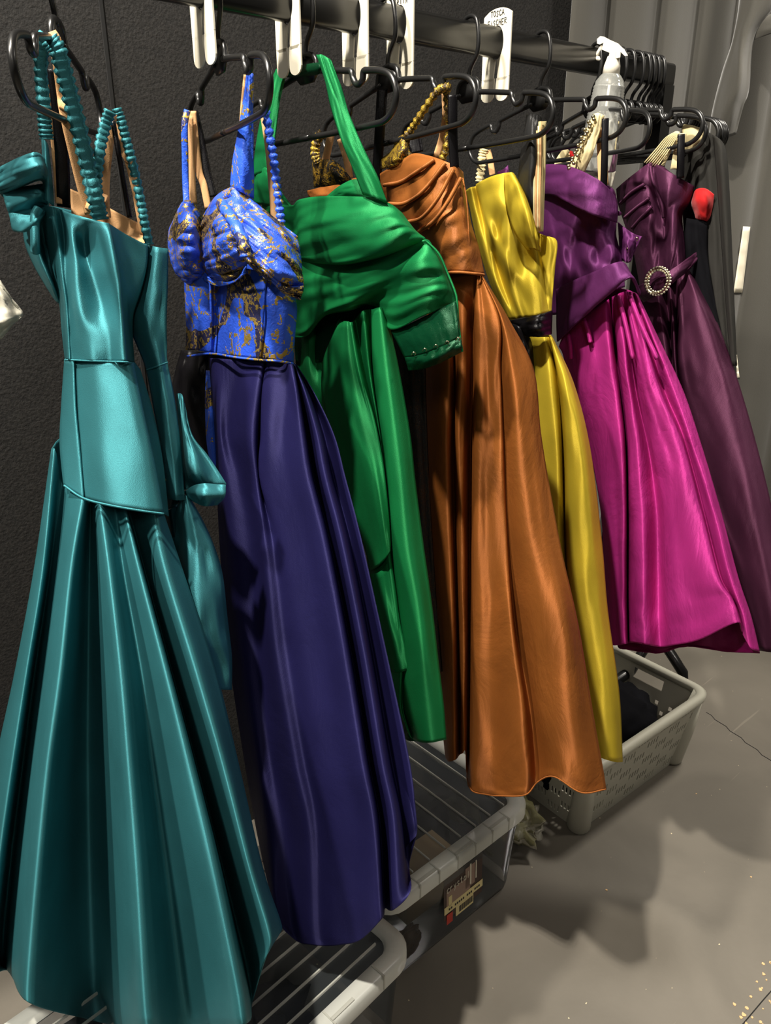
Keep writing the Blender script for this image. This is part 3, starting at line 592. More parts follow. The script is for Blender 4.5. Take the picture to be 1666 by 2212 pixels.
    o = sheet(g, 'back_band', [[(846, 715, .0), (885, 700, .01), (930, 678, .01), (987, 650, .0)], [(862, 745, .01), (900, 730, .02), (945, 712, .02), (990, 695, .01)], [(875, 772, .01), (915, 765, .02), (955, 748, .02), (994, 728, .01)]], M['green_shade'], wr=(.003, 18, 2), seed=2, th=.003)  # flap colour carries the shade it hangs in
    tag(o, 'green band lining, coloured as in shade')
    tag(sheet(g, 'back_band', [[(876, 773, .012), (915, 766, .022), (955, 749, .022), (995, 728, .012)], [(880, 785, .01), (918, 780, .03), (958, 764, .03), (997, 744, .014)], [(884, 800, .0), (920, 794, .01), (960, 778, .01), (998, 758, .0)]], M['green_shade'], wr=(.006, 24, 2), seed=9, th=.003), 'gathered green edge, coloured as in shade')
    cord(g, 'edge_piping', [(918, 518, .02), (948, 548, .01), (968, 592, .0), (984, 632, .0), (988, 655, .0), (990, 690, .0), (994, 728, .01), (999, 760, .01)], .0016, m)
    for i in range(5):
        f = i/4; u, v = 893+96*f, 764-32*f
        tag(cord(g, 'hook', [(u-4, v+3, .03), (u, v-3, .034), (u+5, v-1, .03), (u+3, v+4, .028)], .0009, M['steel'], n=4), 'small metal hook')
    # halter strap, looped over the hanger
    sheet(g, 'strap', [[(685, 118, .06), (700, 120, .065), (716, 132, .06)], [(704, 175, .06), (718, 180, .066), (736, 185, .06)], [(716, 230, .06), (735, 235, .066), (756, 250, .06)], [(738, 300, .06), (758, 310, .066), (786, 320, .06)], [(762, 360, .055), (786, 370, .062), (814, 378, .05)], [(786, 420, .05), (812, 428, .058), (838, 440, .04)]], m, wr=(.004, 3, 3), th=.003)
    sheet(g, 'strap', [[(598, 150, .0), (612, 145, .004), (628, 140, .0)], [(586, 180, .0), (598, 190, .008), (610, 190, .0)], [(564, 260, .0), (582, 260, .008), (600, 260, .0)], [(552, 330, .0), (572, 330, .008), (592, 330, .0)], [(548, 380, .0), (570, 372, .008), (596, 370, .0)]], m, wr=(.003, 3, 3), th=.003)
    sheet(g, 'strap', [[(600, 145, .0), (640, 142, .02), (694, 135, .05)], [(602, 158, .0), (640, 160, .02), (694, 150, .05)], [(610, 165, -.01), (640, 166, .0), (690, 160, .04)]], M['green_shade'], wr=(.004, 7, 2))
    sheet(g, 'bodice_front', [[(546, 365, -.01), (570, 360, .01), (590, 380, .01)], [(546, 400, -.01), (585, 405, .02), (612, 420, .01)], [(548, 440, -.02), (595, 445, .0), (632, 448, .0)]], m, wr=(.006, 3, 3), seed=4)
    sheet(g, 'bodice_front', [[(706, 425, .0), (735, 402, .01), (768, 388, .01), (800, 400, .0)], [(710, 430, .01), (740, 416, .02), (776, 410, .02), (815, 425, .01)], [(712, 440, .0), (745, 436, .01), (785, 436, .01), (830, 440, .0)]], m, wr=(.005, 3, 3), seed=14)
green_gown()
# ------------------------------------------------------------------ dark lace garment squeezed between green and copper
def lace_gown():
    g = Gown(.82, 1.07, -10)
    g.root = thing('lace_dress', 'black and brown lace dress squeezed between the green gown and the copper gown', 'dress', (.82, 1.07, .4))
    sheet(g, 'skirt', [[(820, 700, -.06), (870, 720, -.04), (915, 740, -.05)], [(840, 800, -.06), (880, 800, -.04), (918, 800, -.05)], [(850, 950, -.06), (885, 950, -.04), (922, 950, -.05)], [(870, 1200, -.06), (900, 1200, -.04), (935, 1200, -.05)], [(890, 1450, -.06), (930, 1450, -.04), (955, 1450, -.05)]], M['blacklace'], wr=(.012, 6, 4), th=.004)
    sheet(g, 'bodice', [[(676, 352, -.03), (700, 345, -.02), (730, 352, -.02), (765, 395, -.03)], [(678, 380, -.03), (705, 375, -.01), (735, 380, -.01), (765, 405, -.03)], [(680, 405, -.03), (705, 402, -.02), (735, 398, -.02), (765, 410, -.03)]], M['lace'], wr=(.004, 5, 3), th=.003)
    ribbon(g, 'strap', [(697, 290, -.02), (686, 300, -.02), (681, 330, -.02), (688, 352, -.02)], .014, M['gold'], ruffle=.2)
    tag(ribbon(g, 'elastic_strap', [(716, 285, -.03), (710, 315, -.03), (702, 352, -.03)], .012, M['nude']), 'beige elastic strap')
    tag(ribbon(g, 'elastic_strap', [(735, 300, -.04), (748, 340, -.04), (756, 385, -.04)], .011, M['nude']), 'beige elastic strap')
lace_gown()
# ------------------------------------------------------------------ copper gown
def orange_gown():
    g = Gown(.90, 1.05, -8, ((600, 0), (1700, .03)))
    g.root = thing('evening_gown', 'copper orange satin gown with a pleated bodice and gold sequin strap', 'dress', (.9, RY, .4), 'gowns hanging on the rail')
    m = M['orange']
    ds = [-.02, .015, .02, -.04, .012, .008, -.045, .035, .03, .024, .006, .03, .012, -.02]
    T = [([926, 935, 955, 964, 972, 1000, 1028, 1033, 1035, 1037, 1039, 1040, 1041, 1043], .3, [600, 600, 600, 600, 598, 593, 590, 590, 590, 591, 592, 593, 594, 597]),
         ([922, 940, 965, 974, 984, 1004, 1022, 1030, 1050, 1076, 1080, 1084, 1092, 1099], .7, [690]*14),
         ([919, 945, 972, 982, 990, 1006, 1021, 1030, 1055, 1078, 1083, 1105, 1130, 1153], .9, [800]*14),
         ([912, 935, 968, 979, 987, 1002, 1018, 1027, 1052, 1083, 1089, 1115, 1145, 1170], 1., [950]*14),
         ([914, 938, 972, 983, 992, 1003, 1016, 1026, 1055, 1092, 1099, 1135, 1175, 1209], 1., [1170]*14),
         ([938, 955, 980, 988, 996, 1005, 1015, 1025, 1065, 1105, 1115, 1160, 1215, 1249], 1.05, [1350]*14),
         ([952, 966, 984, 992, 998, 1005, 1014, 1024, 1070, 1128, 1146, 1172, 1234, 1280], 1.1, [1535]*14),
         ([960, 970, 985, 992, 999, 1006, 1012, 1022, 1075, 1134, 1160, 1196, 1250, 1303], 1.1, [1610, 1615, 1612, 1606, 1602, 1600, 1640, 1665, 1680, 1678, 1650, 1640, 1660, 1665]),
         ([963, 971, 985, 992, 999, 1006, 1009, 1020, 1078, 1135, 1162, 1198, 1256, 1309], 1.1, [1636, 1645, 1640, 1631, 1627, 1624, 1680, 1707, 1718, 1716, 1688, 1677, 1711, 1704])]
    ex = {5: .0, 6: .0, 7: .0, 8: .0}
    rows = []
    for k, (us, s, vs) in enumerate(T):
        dl = [x*s for x in ds]
        if k >= 5: dl[9] = .045; dl[10] = -.005; dl[11] = .04; dl[12] = .035; dl[8] = .03
        if k in (0,): dl = [x*.3 for x in dl]
        rows.append([(u, v, d) for u, v, d in zip(us, vs, dl)])
    tube(g, 'skirt', rows, m, back=.05, wr=(.009, 9, 5), seed=71, nc=8, nr=14)
    cord(g, 'hem_piping', [(1009, 1681, -.02), (1020, 1708, .05), (1050, 1716, .045), (1078, 1719, .043), (1135, 1717, .056), (1162, 1689, .004), (1198, 1678, .052), (1256, 1712, .05), (1309, 1705, -.01)], .0014, m)
    B = [[(820, 380, -.03), (826, 372, .0), (862, 352, .02), (892, 332, .03), (925, 336, .035), (960, 348, .035), (985, 358, .03), (1000, 372, -.01)],
         [(822, 420, -.03), (835, 418, .0), (868, 410, .03), (900, 400, .05), (935, 400, .055), (968, 410, .05), (996, 420, .03), (1007, 425, -.01)],
         [(850, 470, -.03), (862, 468, .0), (885, 465, .03), (910, 460, .05), (945, 460, .06), (980, 470, .05), (1006, 480, .03), (1018, 485, -.01)],
         [(900, 530, -.03), (908, 528, .0), (925, 526, .02), (945, 525, .04), (965, 525, .05), (990, 530, .05), (1016, 535, .03), (1034, 535, -.01)],
         [(925, 596, -.03), (935, 594, .0), (955, 590, .015), (970, 588, .03), (990, 586, .035), (1008, 588, .03), (1026, 590, .02), (1046, 592, -.01)]]
    tube(g, 'bodice', B, M['orange2'], back=.06, wr=(.006, 5, 4), diag=1.5, seed=77, nc=10, nr=10)
    sheet(g, 'bodice_back', [[(664, 412, -.04), (690, 406, -.02), (730, 395, -.02), (772, 384, -.02)], [(668, 425, -.04), (695, 420, -.01), (735, 415, -.01), (775, 410, -.01)], [(680, 440, -.04), (700, 436, -.02), (740, 436, -.02), (775, 436, -.02)]], M['orange2'], wr=(.005, 4, 2), seed=3)
    for k, pts in enumerate(([(830, 400, .012), (868, 392, .035), (905, 368, .056), (938, 345, .046)], [(840, 440, .012), (870, 440, .04), (900, 425, .062), (925, 400, .066), (962, 352, .046)],
                             [(880, 480, .03), (912, 470, .062), (945, 430, .072), (980, 366, .042)], [(905, 500, .03), (935, 480, .066), (965, 440, .066), (996, 385, .035)], [(1000, 385, .02), (1008, 430, .032), (1012, 480, .03), (1014, 540, .03), (1012, 585, .028)])):
        cord(g, 'pleat', pts, .0032 if k < 4 else .0012, M['orange2'])
    cord(g, 'waist_seam', [(930, 594, .002), (955, 590, .02), (990, 588, .04), (1026, 591, .026), (1046, 594, -.005)], .0022, M['orange2'])
    # sequin cup and straps
    tag(sheet(g, 'cup_edge', [[(858, 300, .0), (872, 292, .015), (886, 298, .01)], [(848, 325, .0), (868, 320, .03), (884, 322, .01)], [(826, 345, .0), (858, 345, .03), (888, 330, .01)], [(824, 366, .0), (860, 356, .02), (892, 335, .01)]], M['gold'], wr=(.004, 6, 6), th=.003), 'gold sequin trim')
    tag(cord(g, 'strap', [(972, 188, .05), (958, 190, .05), (945, 198, .045), (925, 225, .04), (905, 255, .03), (890, 278, .02), (876, 296, .02)], .0052, M['gold'], wob=.3), 'gold sequin strap')
    tag(cord(g, 'strap', [(964, 195, .03), (967, 230, .02), (968, 280, .0), (964, 320, .0), (955, 345, .0)], .0052, M['gold'], wob=.25), 'gold sequin strap')
    tag(ribbon(g, 'elastic_strap', [(962, 200, .01), (963, 250, .0), (955, 300, -.02), (942, 342, -.02)], .011, M['nude']), 'beige elastic strap')
    tag(ribbon(g, 'care_label', [(893, 290, -.02), (900, 330, -.02)], .022, M['black_satin']), 'black cloth label')
    tag(ribbon(g, 'hanging_loop', [(826, 192, .02), (822, 260, .02), (817, 340, .0), (812, 400, -.01)], 0.016, M['black_satin'], th=.003), 'black ribbon hanging loop')
    tag(ribbon(g, 'hanging_loop', [(978, 205, .055), (978, 260, .05), (979, 310, .04), (982, 362, .03)], 0.013, M['black_satin'], th=.003), 'black ribbon hanging loop')
orange_gown()
# ------------------------------------------------------------------ yellow gown
def yellow_gown():
    g = Gown(1.10, 1.05, -5, ((600, 0), (1700, .03)))
    g.root = thing('evening_gown', 'mustard yellow satin gown with folded-over bodice and black waist sash', 'dress', (1.10, RY, .4), 'gowns hanging on the rail')
    m = M['yellow']
    ds = [-.02, .01, .02, .02, -.035, .018, .03, .015, -.02]
    T = [([1138, 1146, 1160, 1178, 1186, 1188, 1190, 1191, 1193], .4, [728]*9),
         ([1130, 1145, 1170, 1196, 1206, 1212, 1222, 1232, 1240], .8, [830]*9),
         ([1132, 1150, 1180, 1206, 1216, 1224, 1245, 1262, 1275], 1., [970]*9),
         ([1150, 1165, 1190, 1213, 1221, 1230, 1255, 1280, 1300], 1., [1170]*9),
         ([1180, 1190, 1205, 1222, 1230, 1240, 1266, 1292, 1313], 1., [1320]*9),
         ([1215, 1222, 1232, 1244, 1250, 1258, 1284, 1314, 1338], 1., [1500]*9),
         ([1240, 1248, 1258, 1268, 1274, 1284, 1308, 1330, 1345], 1., [1600, 1612, 1618, 1622, 1626, 1630, 1640, 1646, 1646])]
    tube(g, 'skirt', [[(u, v, d*s) for u, v, d in zip(us, vs, ds)] for us, s, vs in T], m, back=.05, wr=(.006, 5, 5), seed=81)
    B = [[(1006, 412, -.03), (1016, 405, .0), (1028, 402, -.01), (1032, 396, .0), (1060, 382, .03), (1090, 374, .035), (1106, 373, .03), (1112, 378, .0), (1116, 385, -.02)],
         [(1016, 450, -.03), (1026, 448, .0), (1038, 446, -.015), (1044, 440, .02), (1070, 435, .05), (1096, 435, .05), (1122, 430, .03), (1136, 425, .01), (1142, 425, -.02)],
         [(1026, 500, -.03), (1038, 500, .0), (1050, 500, -.005), (1060, 500, .03), (1078, 500, .02), (1094, 500, .05), (1122, 500, .03), (1150, 490, .01), (1160, 488, -.02)],
         [(1042, 560, -.03), (1052, 560, .0), (1062, 560, .0), (1072, 560, -.01), (1090, 560, .05), (1108, 565, .04), (1130, 560, .01), (1160, 545, .0), (1168, 545, -.02)],
         [(1062, 620, -.03), (1070, 620, .0), (1078, 620, .01), (1090, 620, .0), (1105, 620, .03), (1125, 620, .025), (1150, 610, .02), (1170, 605, .0), (1180, 600, -.02)],
         [(1092, 694, -.03), (1098, 692, .0), (1108, 690, .01), (1118, 688, .015), (1130, 686, .02), (1145, 684, .02), (1162, 682, .015), (1178, 678, .0), (1190, 675, -.02)]]
    tube(g, 'bodice', B, m, back=.06, wr=(.007, 5, 3), seed=85, nc=9, nr=10)
    sheet(g, 'folded_collar', [[(1090, 376, .04), (1104, 374, .05), (1112, 380, .04)], [(1092, 420, .05), (1118, 405, .07), (1132, 420, .05)], [(1100, 470, .05), (1132, 450, .08), (1150, 470, .06)], [(1118, 510, .05), (1145, 500, .075), (1162, 515, .06)], [(1140, 538, .04), (1156, 538, .05), (1168, 543, .04)]], m, wr=(.006, 3, 3), seed=5, th=.004)
    sheet(g, 'back_panel', [[(1160, 500, -.02), (1166, 505, -.015), (1172, 512, -.02)], [(1166, 520, -.02), (1184, 520, -.01), (1203, 521, -.02)], [(1164, 580, -.02), (1180, 580, -.01), (1199, 580, -.02)], [(1162, 640, -.02), (1178, 640, -.01), (1194, 640, -.02)], [(1160, 682, -.02), (1176, 680, -.01), (1191, 676, -.02)]], m, wr=(.003, 4, 3))
    ms = M['black_satin']
    tag(sheet(g, 'sash', [[(1096, 692, .02), (1130, 688, .05), (1165, 680, .05), (1192, 671, .0)], [(1110, 704, .02), (1135, 708, .06), (1165, 704, .06), (1191, 698, .0)], [(1130, 722, .02), (1145, 726, .05), (1168, 727, .05), (1190, 722, .0)]], ms, wr=(.006, 3, 6), seed=4, th=.004), 'black satin sash')
    tag(sheet(g, 'sash', [[(1100, 698, .03), (1120, 704, .05), (1142, 722, .03)], [(1112, 740, .02), (1128, 745, .045), (1148, 745, .02)], [(1130, 780, .02), (1140, 785, .04), (1152, 785, .02)], [(1146, 818, .01), (1150, 822, .03), (1154, 825, .01)]], ms, wr=(.006, 3, 3), seed=9, th=.004), 'black satin sash end')
    tag(sheet(g, 'drape', [[(1140, 246, .03), (1154, 247, .04), (1168, 250, .03)], [(1134, 290, .03), (1150, 290, .05), (1168, 290, .03)], [(1126, 340, .02), (1148, 340, .05), (1168, 340, .03)], [(1122, 390, .01), (1146, 390, .04), (1166, 390, .02)], [(1128, 440, .0), (1146, 440, .02), (1164, 440, .01)], [(1140, 480, -.02), (1150, 480, -.01), (1160, 480, -.02)]], M['charcoal'], wr=(.006, 3, 3), seed=6, th=.004), 'black drape')
    for k in range(4):
        tag(cord(g, 'strap', [(1168-k*4, 262+k*10, .045), (1168-k*4.2, 350, .04), (1166-k*4, 440, .03), (1166-k*3.5, 498, .02)], .0016, M['cream'] if k % 2 else M['nude'], n=5), 'cream elastic cord')
    tag(ribbon(g, 'strap', [(1172, 262, .035), (1171, 350, .03), (1168, 440, .02), (1166, 500, .01)], .012, M['st_cream']), 'gold striped strap')
yellow_gown()
# ------------------------------------------------------------------ magenta gown
def magenta_gown():
    g = Gown(1.273, 1.05, 0, ((600, 0), (1400, .02)))
    g.root = thing('evening_gown', 'gown with bright magenta taffeta skirt and dark purple satin bodice and hip band', 'dress', (1.273, RY, .5), 'gowns hanging on the rail')
    m, p = M['magenta'], M['purple']
    ds = [-.02, .01, .02, .025, -.045, .012, .03, -.022, .02, .03, .026, -.012, .006, -.02]
    T = [([1208, 1228, 1262, 1308, 1318, 1326, 1334, 1342, 1350, 1356, 1362, 1368, 1373, 1378], .4, [748, 718, 686, 652, 644, 640, 636, 632, 630, 630, 630, 631, 633, 638]),
         ([1218, 1242, 1285, 1318, 1328, 1336, 1348, 1360, 1372, 1382, 1394, 1404, 1416, 1428], .9, [770, 760, 750, 745, 742, 740, 740, 740, 740, 740, 740, 740, 740, 742]),
         ([1232, 1258, 1298, 1332, 1340, 1350, 1362, 1374, 1388, 1405, 1424, 1436, 1455, 1476], 1., [845]*14),
         ([1270, 1290, 1320, 1346, 1352, 1360, 1378, 1398, 1412, 1438, 1470, 1480, 1495, 1513], 1., [955]*14),
         ([1298, 1312, 1332, 1350, 1356, 1364, 1390, 1420, 1436, 1468, 1510, 1520, 1540, 1556], 1., [1100]*14),
         ([1306, 1318, 1336, 1350, 1356, 1364, 1392, 1424, 1444, 1484, 1546, 1556, 1576, 1594], 1., [1245]*14),
         ([1304, 1316, 1336, 1350, 1357, 1364, 1392, 1426, 1450, 1500, 1574, 1586, 1604, 1622], 1., [1330, 1330, 1330, 1330, 1330, 1330, 1330, 1335, 1330, 1322, 1296, 1300, 1320, 1330]),
         ([1303, 1316, 1337, 1352, 1358, 1366, 1394, 1429, 1455, 1512, 1592, 1604, 1622, 1641], 1., [1389, 1393, 1394, 1391, 1389, 1388, 1392, 1398, 1394, 1382, 1345, 1368, 1400, 1408])]
    tube(g, 'skirt', [[(u, v, d*s) for u, v, d in zip(us, vs, ds)] for us, s, vs in T], m, back=.07, wr=(.011, 9, 5), seed=91, nc=8, nr=14)
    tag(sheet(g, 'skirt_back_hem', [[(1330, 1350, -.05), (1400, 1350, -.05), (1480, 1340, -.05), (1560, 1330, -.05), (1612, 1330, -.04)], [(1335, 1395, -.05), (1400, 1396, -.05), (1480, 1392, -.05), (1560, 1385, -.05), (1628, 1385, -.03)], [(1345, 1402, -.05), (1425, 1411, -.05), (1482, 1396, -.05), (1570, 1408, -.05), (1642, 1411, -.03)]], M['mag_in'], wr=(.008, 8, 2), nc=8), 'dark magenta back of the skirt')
    for k, pts in enumerate(([(1262, 690, .02), (1270, 712, .03), (1276, 740, .028)], [(1228, 722, .01), (1232, 745, .02), (1234, 775, .02)], [(1337, 640, .02), (1352, 700, .03), (1368, 775, .03)], [(1362, 640, .02), (1385, 700, .034), (1420, 775, .034)])):
        cord(g, 'gather', pts, .0042, m)
    B = [[(1140, 372, -.03), (1165, 362, .0), (1190, 358, .02), (1225, 360, .03), (1262, 374, .035), (1296, 392, .03), (1322, 406, .01), (1330, 420, -.02)],
         [(1150, 430, -.03), (1176, 425, .0), (1204, 428, .02), (1235, 440, .025), (1268, 455, .03), (1300, 468, .025), (1322, 478, .01), (1331, 480, -.02)],
         [(1160, 490, -.03), (1186, 490, .0), (1208, 492, .01), (1236, 495, .03), (1264, 500, .02), (1296, 505, .035), (1320, 508, .01), (1331, 510, -.02)],
         [(1168, 550, -.03), (1192, 550, .0), (1212, 550, .02), (1238, 550, .005), (1264, 552, .035), (1296, 552, .02), (1326, 548, .02), (1340, 545, -.02)],
         [(1176, 610, -.03), (1198, 610, .0), (1216, 608, .02), (1240, 600, .02), (1266, 596, .02), (1300, 584, .03), (1326, 575, .01), (1345, 572, -.02)],
         [(1180, 680, -.03), (1200, 680, .0), (1218, 675, .01), (1242, 665, .01), (1268, 655, .01), (1300, 640, .01), (1326, 628, .0), (1350, 620, -.02)]]
    tube(g, 'bodice', B, p, back=.06, wr=(.010, 6, 3), seed=95, nc=9, nr=10)
    sheet(g, 'collar_fold', [[(1148, 372, .0), (1180, 356, .03), (1222, 358, .05), (1262, 372, .06), (1300, 394, .055), (1330, 428, .01)], [(1155, 398, .01), (1190, 392, .05), (1228, 396, .075), (1268, 414, .08), (1300, 430, .07), (1334, 450, .02)], [(1166, 420, .01), (1196, 421, .05), (1222, 434, .07), (1266, 458, .075), (1300, 470, .065), (1332, 481, .02)]], p, wr=(.006, 4, 2), diag=.6, seed=98, th=.004)
    sheet(g, 'hip_band', [[(1203, 625, .02), (1240, 606, .05), (1288, 586, .06), (1322, 571, .06), (1346, 568, .04), (1362, 592, .01)], [(1204, 662, .02), (1240, 650, .055), (1290, 620, .07), (1326, 598, .07), (1356, 588, .05), (1374, 615, .01)], [(1204, 700, .02), (1236, 688, .055), (1280, 655, .07), (1324, 620, .075), (1362, 596, .06), (1382, 630, .02)], [(1205, 738, .015), (1238, 706, .05), (1280, 668, .065), (1320, 632, .07), (1364, 600, .06), (1382, 638, .02)]], p, wr=(.004, 5, 2), seed=99, th=.004, nc=8)
    sheet(g, 'bodice_flap', [[(1336, 480, -.03), (1350, 492, -.02), (1370, 505, -.02), (1387, 511, -.03)], [(1338, 515, -.03), (1350, 520, -.01), (1364, 530, -.01), (1378, 530, -.03)], [(1340, 560, -.03), (1350, 565, -.02), (1356, 568, -.02), (1362, 565, -.03)]], p, wr=(.008, 4, 3), seed=4)
    sheet(g, 'bodice_flap', [[(1330, 455, -.01), (1340, 457, .0), (1344, 461, -.01)], [(1332, 466, -.01), (1338, 466, .0), (1341, 464, -.01)]], p)
    for u, v in ((1375, 517), (1356, 540)):
        tag(cord(g, 'hook', [(u-3, v, -.01), (u, v-4, -.006), (u+4, v, -.01), (u, v+4, -.01)], .0009, M['steel'], n=4), 'small metal hook')
    sheet(g, 'bodice_tip', [[(1074, 372, -.06), (1088, 366, -.055), (1098, 357, -.06)], [(1078, 378, -.06), (1092, 378, -.05), (1100, 375, -.06)]], p)
    tag(ribbon(g, 'strap', [(1046, 322, -.05), (1042, 340, -.05), (1040, 365, -.05), (1036, 392, -.05)], .016, M['cream'], ruffle=.25), 'cream lace strap')
    tag(ribbon(g, 'strap', [(1054, 325, -.06), (1060, 350, -.06), (1064, 378, -.06)], .012, M['nude']), 'beige elastic strap')
    # beaded lace strap near the spray bottle
    tag(sheet(g, 'strap', [[(1284, 246, .04), (1294, 244, .05), (1306, 250, .04)], [(1266, 285, .04), (1280, 288, .05), (1294, 292, .04)], [(1250, 325, .04), (1264, 330, .05), (1280, 335, .04)], [(1230, 362, .03), (1246, 368, .04), (1262, 374, .03)]], M['cream'], wr=(.003, 4, 4)), 'cream beaded lace strap')
    A = g.P(np.array([(1282-52*t/20+5*math.sin(t*2.2), 252+112*t/20, .058) for t in range(21)]))
    mb = MB()
    for q in A: mb.pipe([q+np.array([0, 0, -.003]), q, q+np.array([0, 0, .003])], [.002, .0042, .002], 6)
    tag(mb.build('beads', M['steel'], g.root, True), 'row of pearl and gold beads')
    tag(ribbon(g, 'elastic_strap', [(1302, 256, .02), (1300, 300, .02), (1302, 350, .02), (1304, 400, .02)], .017, M['nude']), 'beige elastic strap')
    tag(ribbon(g, 'hanging_loop', [(1308, 256, .05), (1307, 300, .05), (1306, 350, .045), (1304, 404, .03)], 0.011, M['black_satin'], th=.003), 'black ribbon hanging loop')
magenta_gown()
# ------------------------------------------------------------------ plum gown
def plum_gown():
    g = Gown(1.512, 1.05, 0)
    g.root = thing('evening_gown', 'dark plum satin gown with a round rhinestone buckle at the waist, farthest right', 'dress', (1.512, RY, .4), 'gowns hanging on the rail')
    m, p = M['plum'], M['plum_d']
    ds = [-.02, .01, .02, -.03, .014, -.02, .02, .03, .03, .02, -.02]
    T = [([1382, 1400, 1420, 1436, 1446, 1458, 1466, 1474, 1480, 1484, 1488], .4, [648, 640, 632, 625, 615, 605, 598, 588, 580, 577, 582]),
         ([1396, 1412, 1432, 1446, 1454, 1462, 1470, 1480, 1502, 1525, 1540], .9, [690, 690, 690, 690, 690, 690, 690, 690, 685, 680, 675]),
         ([1420, 1434, 1448, 1456, 1462, 1468, 1474, 1490, 1524, 1562, 1590], 1., [810]*11),
         ([1450, 1462, 1474, 1482, 1490, 1498, 1506, 1524, 1560, 1600, 1634], 1., [960]*11),
         ([1490, 1502, 1515, 1524, 1534, 1542, 1552, 1572, 1606, 1640, 1670], 1., [1110]*11),
         ([1540, 1552, 1566, 1576, 1586, 1594, 1604, 1620, 1650, 1675, 1696], 1., [1260]*11),
         ([1590, 1600, 1612, 1620, 1628, 1636, 1646, 1660, 1680, 1700, 1722], 1., [1398, 1400, 1402, 1403, 1404, 1405, 1406, 1408, 1410, 1412, 1412])]
    tube(g, 'skirt', [[(u, v, d*s) for u, v, d in zip(us, vs, ds)] for us, s, vs in T], m, back=.05, wr=(.008, 6, 4), seed=101)
    B = [[(1332, 408, -.03), (1350, 392, .01), (1378, 370, .03), (1400, 354, .03), (1412, 352, .02), (1440, 368, .03), (1470, 385, .02), (1500, 402, -.02)],
         [(1336, 440, -.03), (1356, 432, .02), (1382, 420, .05), (1404, 412, .05), (1418, 412, .02), (1444, 422, .04), (1470, 432, .02), (1488, 440, -.02)],
         [(1352, 490, -.03), (1372, 486, .02), (1394, 480, .05), (1414, 476, .04), (1430, 470, .02), (1446, 468, .03), (1462, 466, .02), (1474, 465, -.02)],
         [(1368, 540, -.03), (1386, 538, .01), (1404, 536, .03), (1422, 532, .02), (1440, 530, .03), (1454, 528, .03), (1466, 526, .02), (1479, 526, -.02)],
         [(1378, 590, -.03), (1394, 590, .01), (1410, 588, .02), (1426, 586, .02), (1442, 580, .03), (1456, 574, .03), (1470, 570, .02), (1482, 568, -.02)],
         [(1384, 625, -.03), (1400, 622, .01), (1414, 618, .02), (1430, 612, .02), (1446, 604, .02), (1460, 596, .02), (1474, 588, .01), (1486, 580, -.02)]]
    tube(g, 'bodice', B, p, back=.06, wr=(.008, 6, 3), seed=105, diag=.6, nc=9, nr=10)
    for pts in ([(1340, 440, .0), (1365, 415, .045), (1392, 398, .06)], [(1350, 470, .0), (1380, 445, .05), (1402, 428, .06)], [(1366, 492, .01), (1390, 465, .056), (1408, 446, .056)], [(1405, 360, .04), (1412, 395, .05), (1430, 440, .045), (1434, 470, .03)]):
        cord(g, 'pleat', pts, .0035, p)
    sheet(g, 'sash', [[(1374, 620, .02), (1400, 608, .05), (1425, 598, .06), (1452, 583, .055), (1480, 562, .03), (1500, 548, .0), (1514, 537, -.03)], [(1380, 636, .02), (1404, 625, .06), (1428, 612, .07), (1455, 596, .06), (1482, 578, .03), (1502, 562, .0), (1516, 541, -.03)], [(1392, 652, .01), (1412, 642, .05), (1434, 630, .06), (1456, 608, .05), (1484, 586, .02), (1500, 568, .0), (1515, 544, -.03)]], p, wr=(.004, 4, 3), seed=3, th=.004)
    # rhinestone ring buckle
    c = g.P(np.array([1421., 607., .085])); e1 = g.P(np.array([1422., 607., .085]))-c; e1 /= np.linalg.norm(e1); e2 = np.array([0, 0, 1.]); rad = .0235
    b = thing_part = MB()
    ring = [c+e1*rad*math.cos(t)+e2*rad*1.0*math.sin(t) for t in np.linspace(0, 2*math.pi, 41)]
    mb = MB(); mb.pipe(ring, .0058, 8, sq=.5, caps=False); bk = mb.build('buckle', M['steel'], g.root, True); tag(bk, 'round rhinestone buckle')
    for rr, n_ in ((.0205, 22), (.0268, 28)):
        mb = MB()
        for k in range(n_):
            t = 2*math.pi*k/n_; q = c+e1*rr*math.cos(t)+e2*rr*math.sin(t)+g.N*.004
            mb.pipe([q-g.N*.002, q+g.N*.0006, q+g.N*.002], [.0024, .0024, .0009], 6)
        o = mb.build('rhinestones', M['strass'], bk)
        for v in o.data.vertices: pass
    for k in range(7):
        a_ = -9+3*k; tag(cord(g, 'elastic_strap', [(1464+a_*.45, 284+abs(a_)*.1, .026), (1448+a_, 302+a_*.5, .024), (1430+a_*1.2, 326+a_*.6, .022), (1406+a_*1.5, 356+a_*.5, .02)], .0013, M['cream'], n=4), 'cream elastic cord')
    for pts, w in (([(1472, 288, .0), (1468, 320, .0), (1460, 366, .0)], .02), ([(1460, 300, .01), (1440, 340, .01), (1432, 358, .01)], .006)):
        tag(ribbon(g, 'elastic_strap', pts, w, M['cream']), 'cream elastic strap')
    for pts, w in (([(1226, 322, -.02), (1210, 345, -.02), (1204, 360, -.02)], .016), ([(1222, 330, -.03), (1230, 345, -.03), (1240, 362, -.03)], .014)):
        tag(ribbon(g, 'elastic_strap', pts, w, M['cream']), 'cream elastic strap')
    tag(sheet(g, 'cup_tip', [[(1226, 335, -.04), (1232, 326, -.035), (1238, 328, -.04)], [(1228, 348, -.04), (1234, 346, -.03), (1242, 346, -.04)]], M['red']), 'red lining tip')
    tag(ribbon(g, 'hanging_loop', [(1472, 290, .04), (1471, 330, .04), (1470, 385, .03)], 0.013, M['black_satin'], th=.003), 'black ribbon hanging loop')
plum_gown()
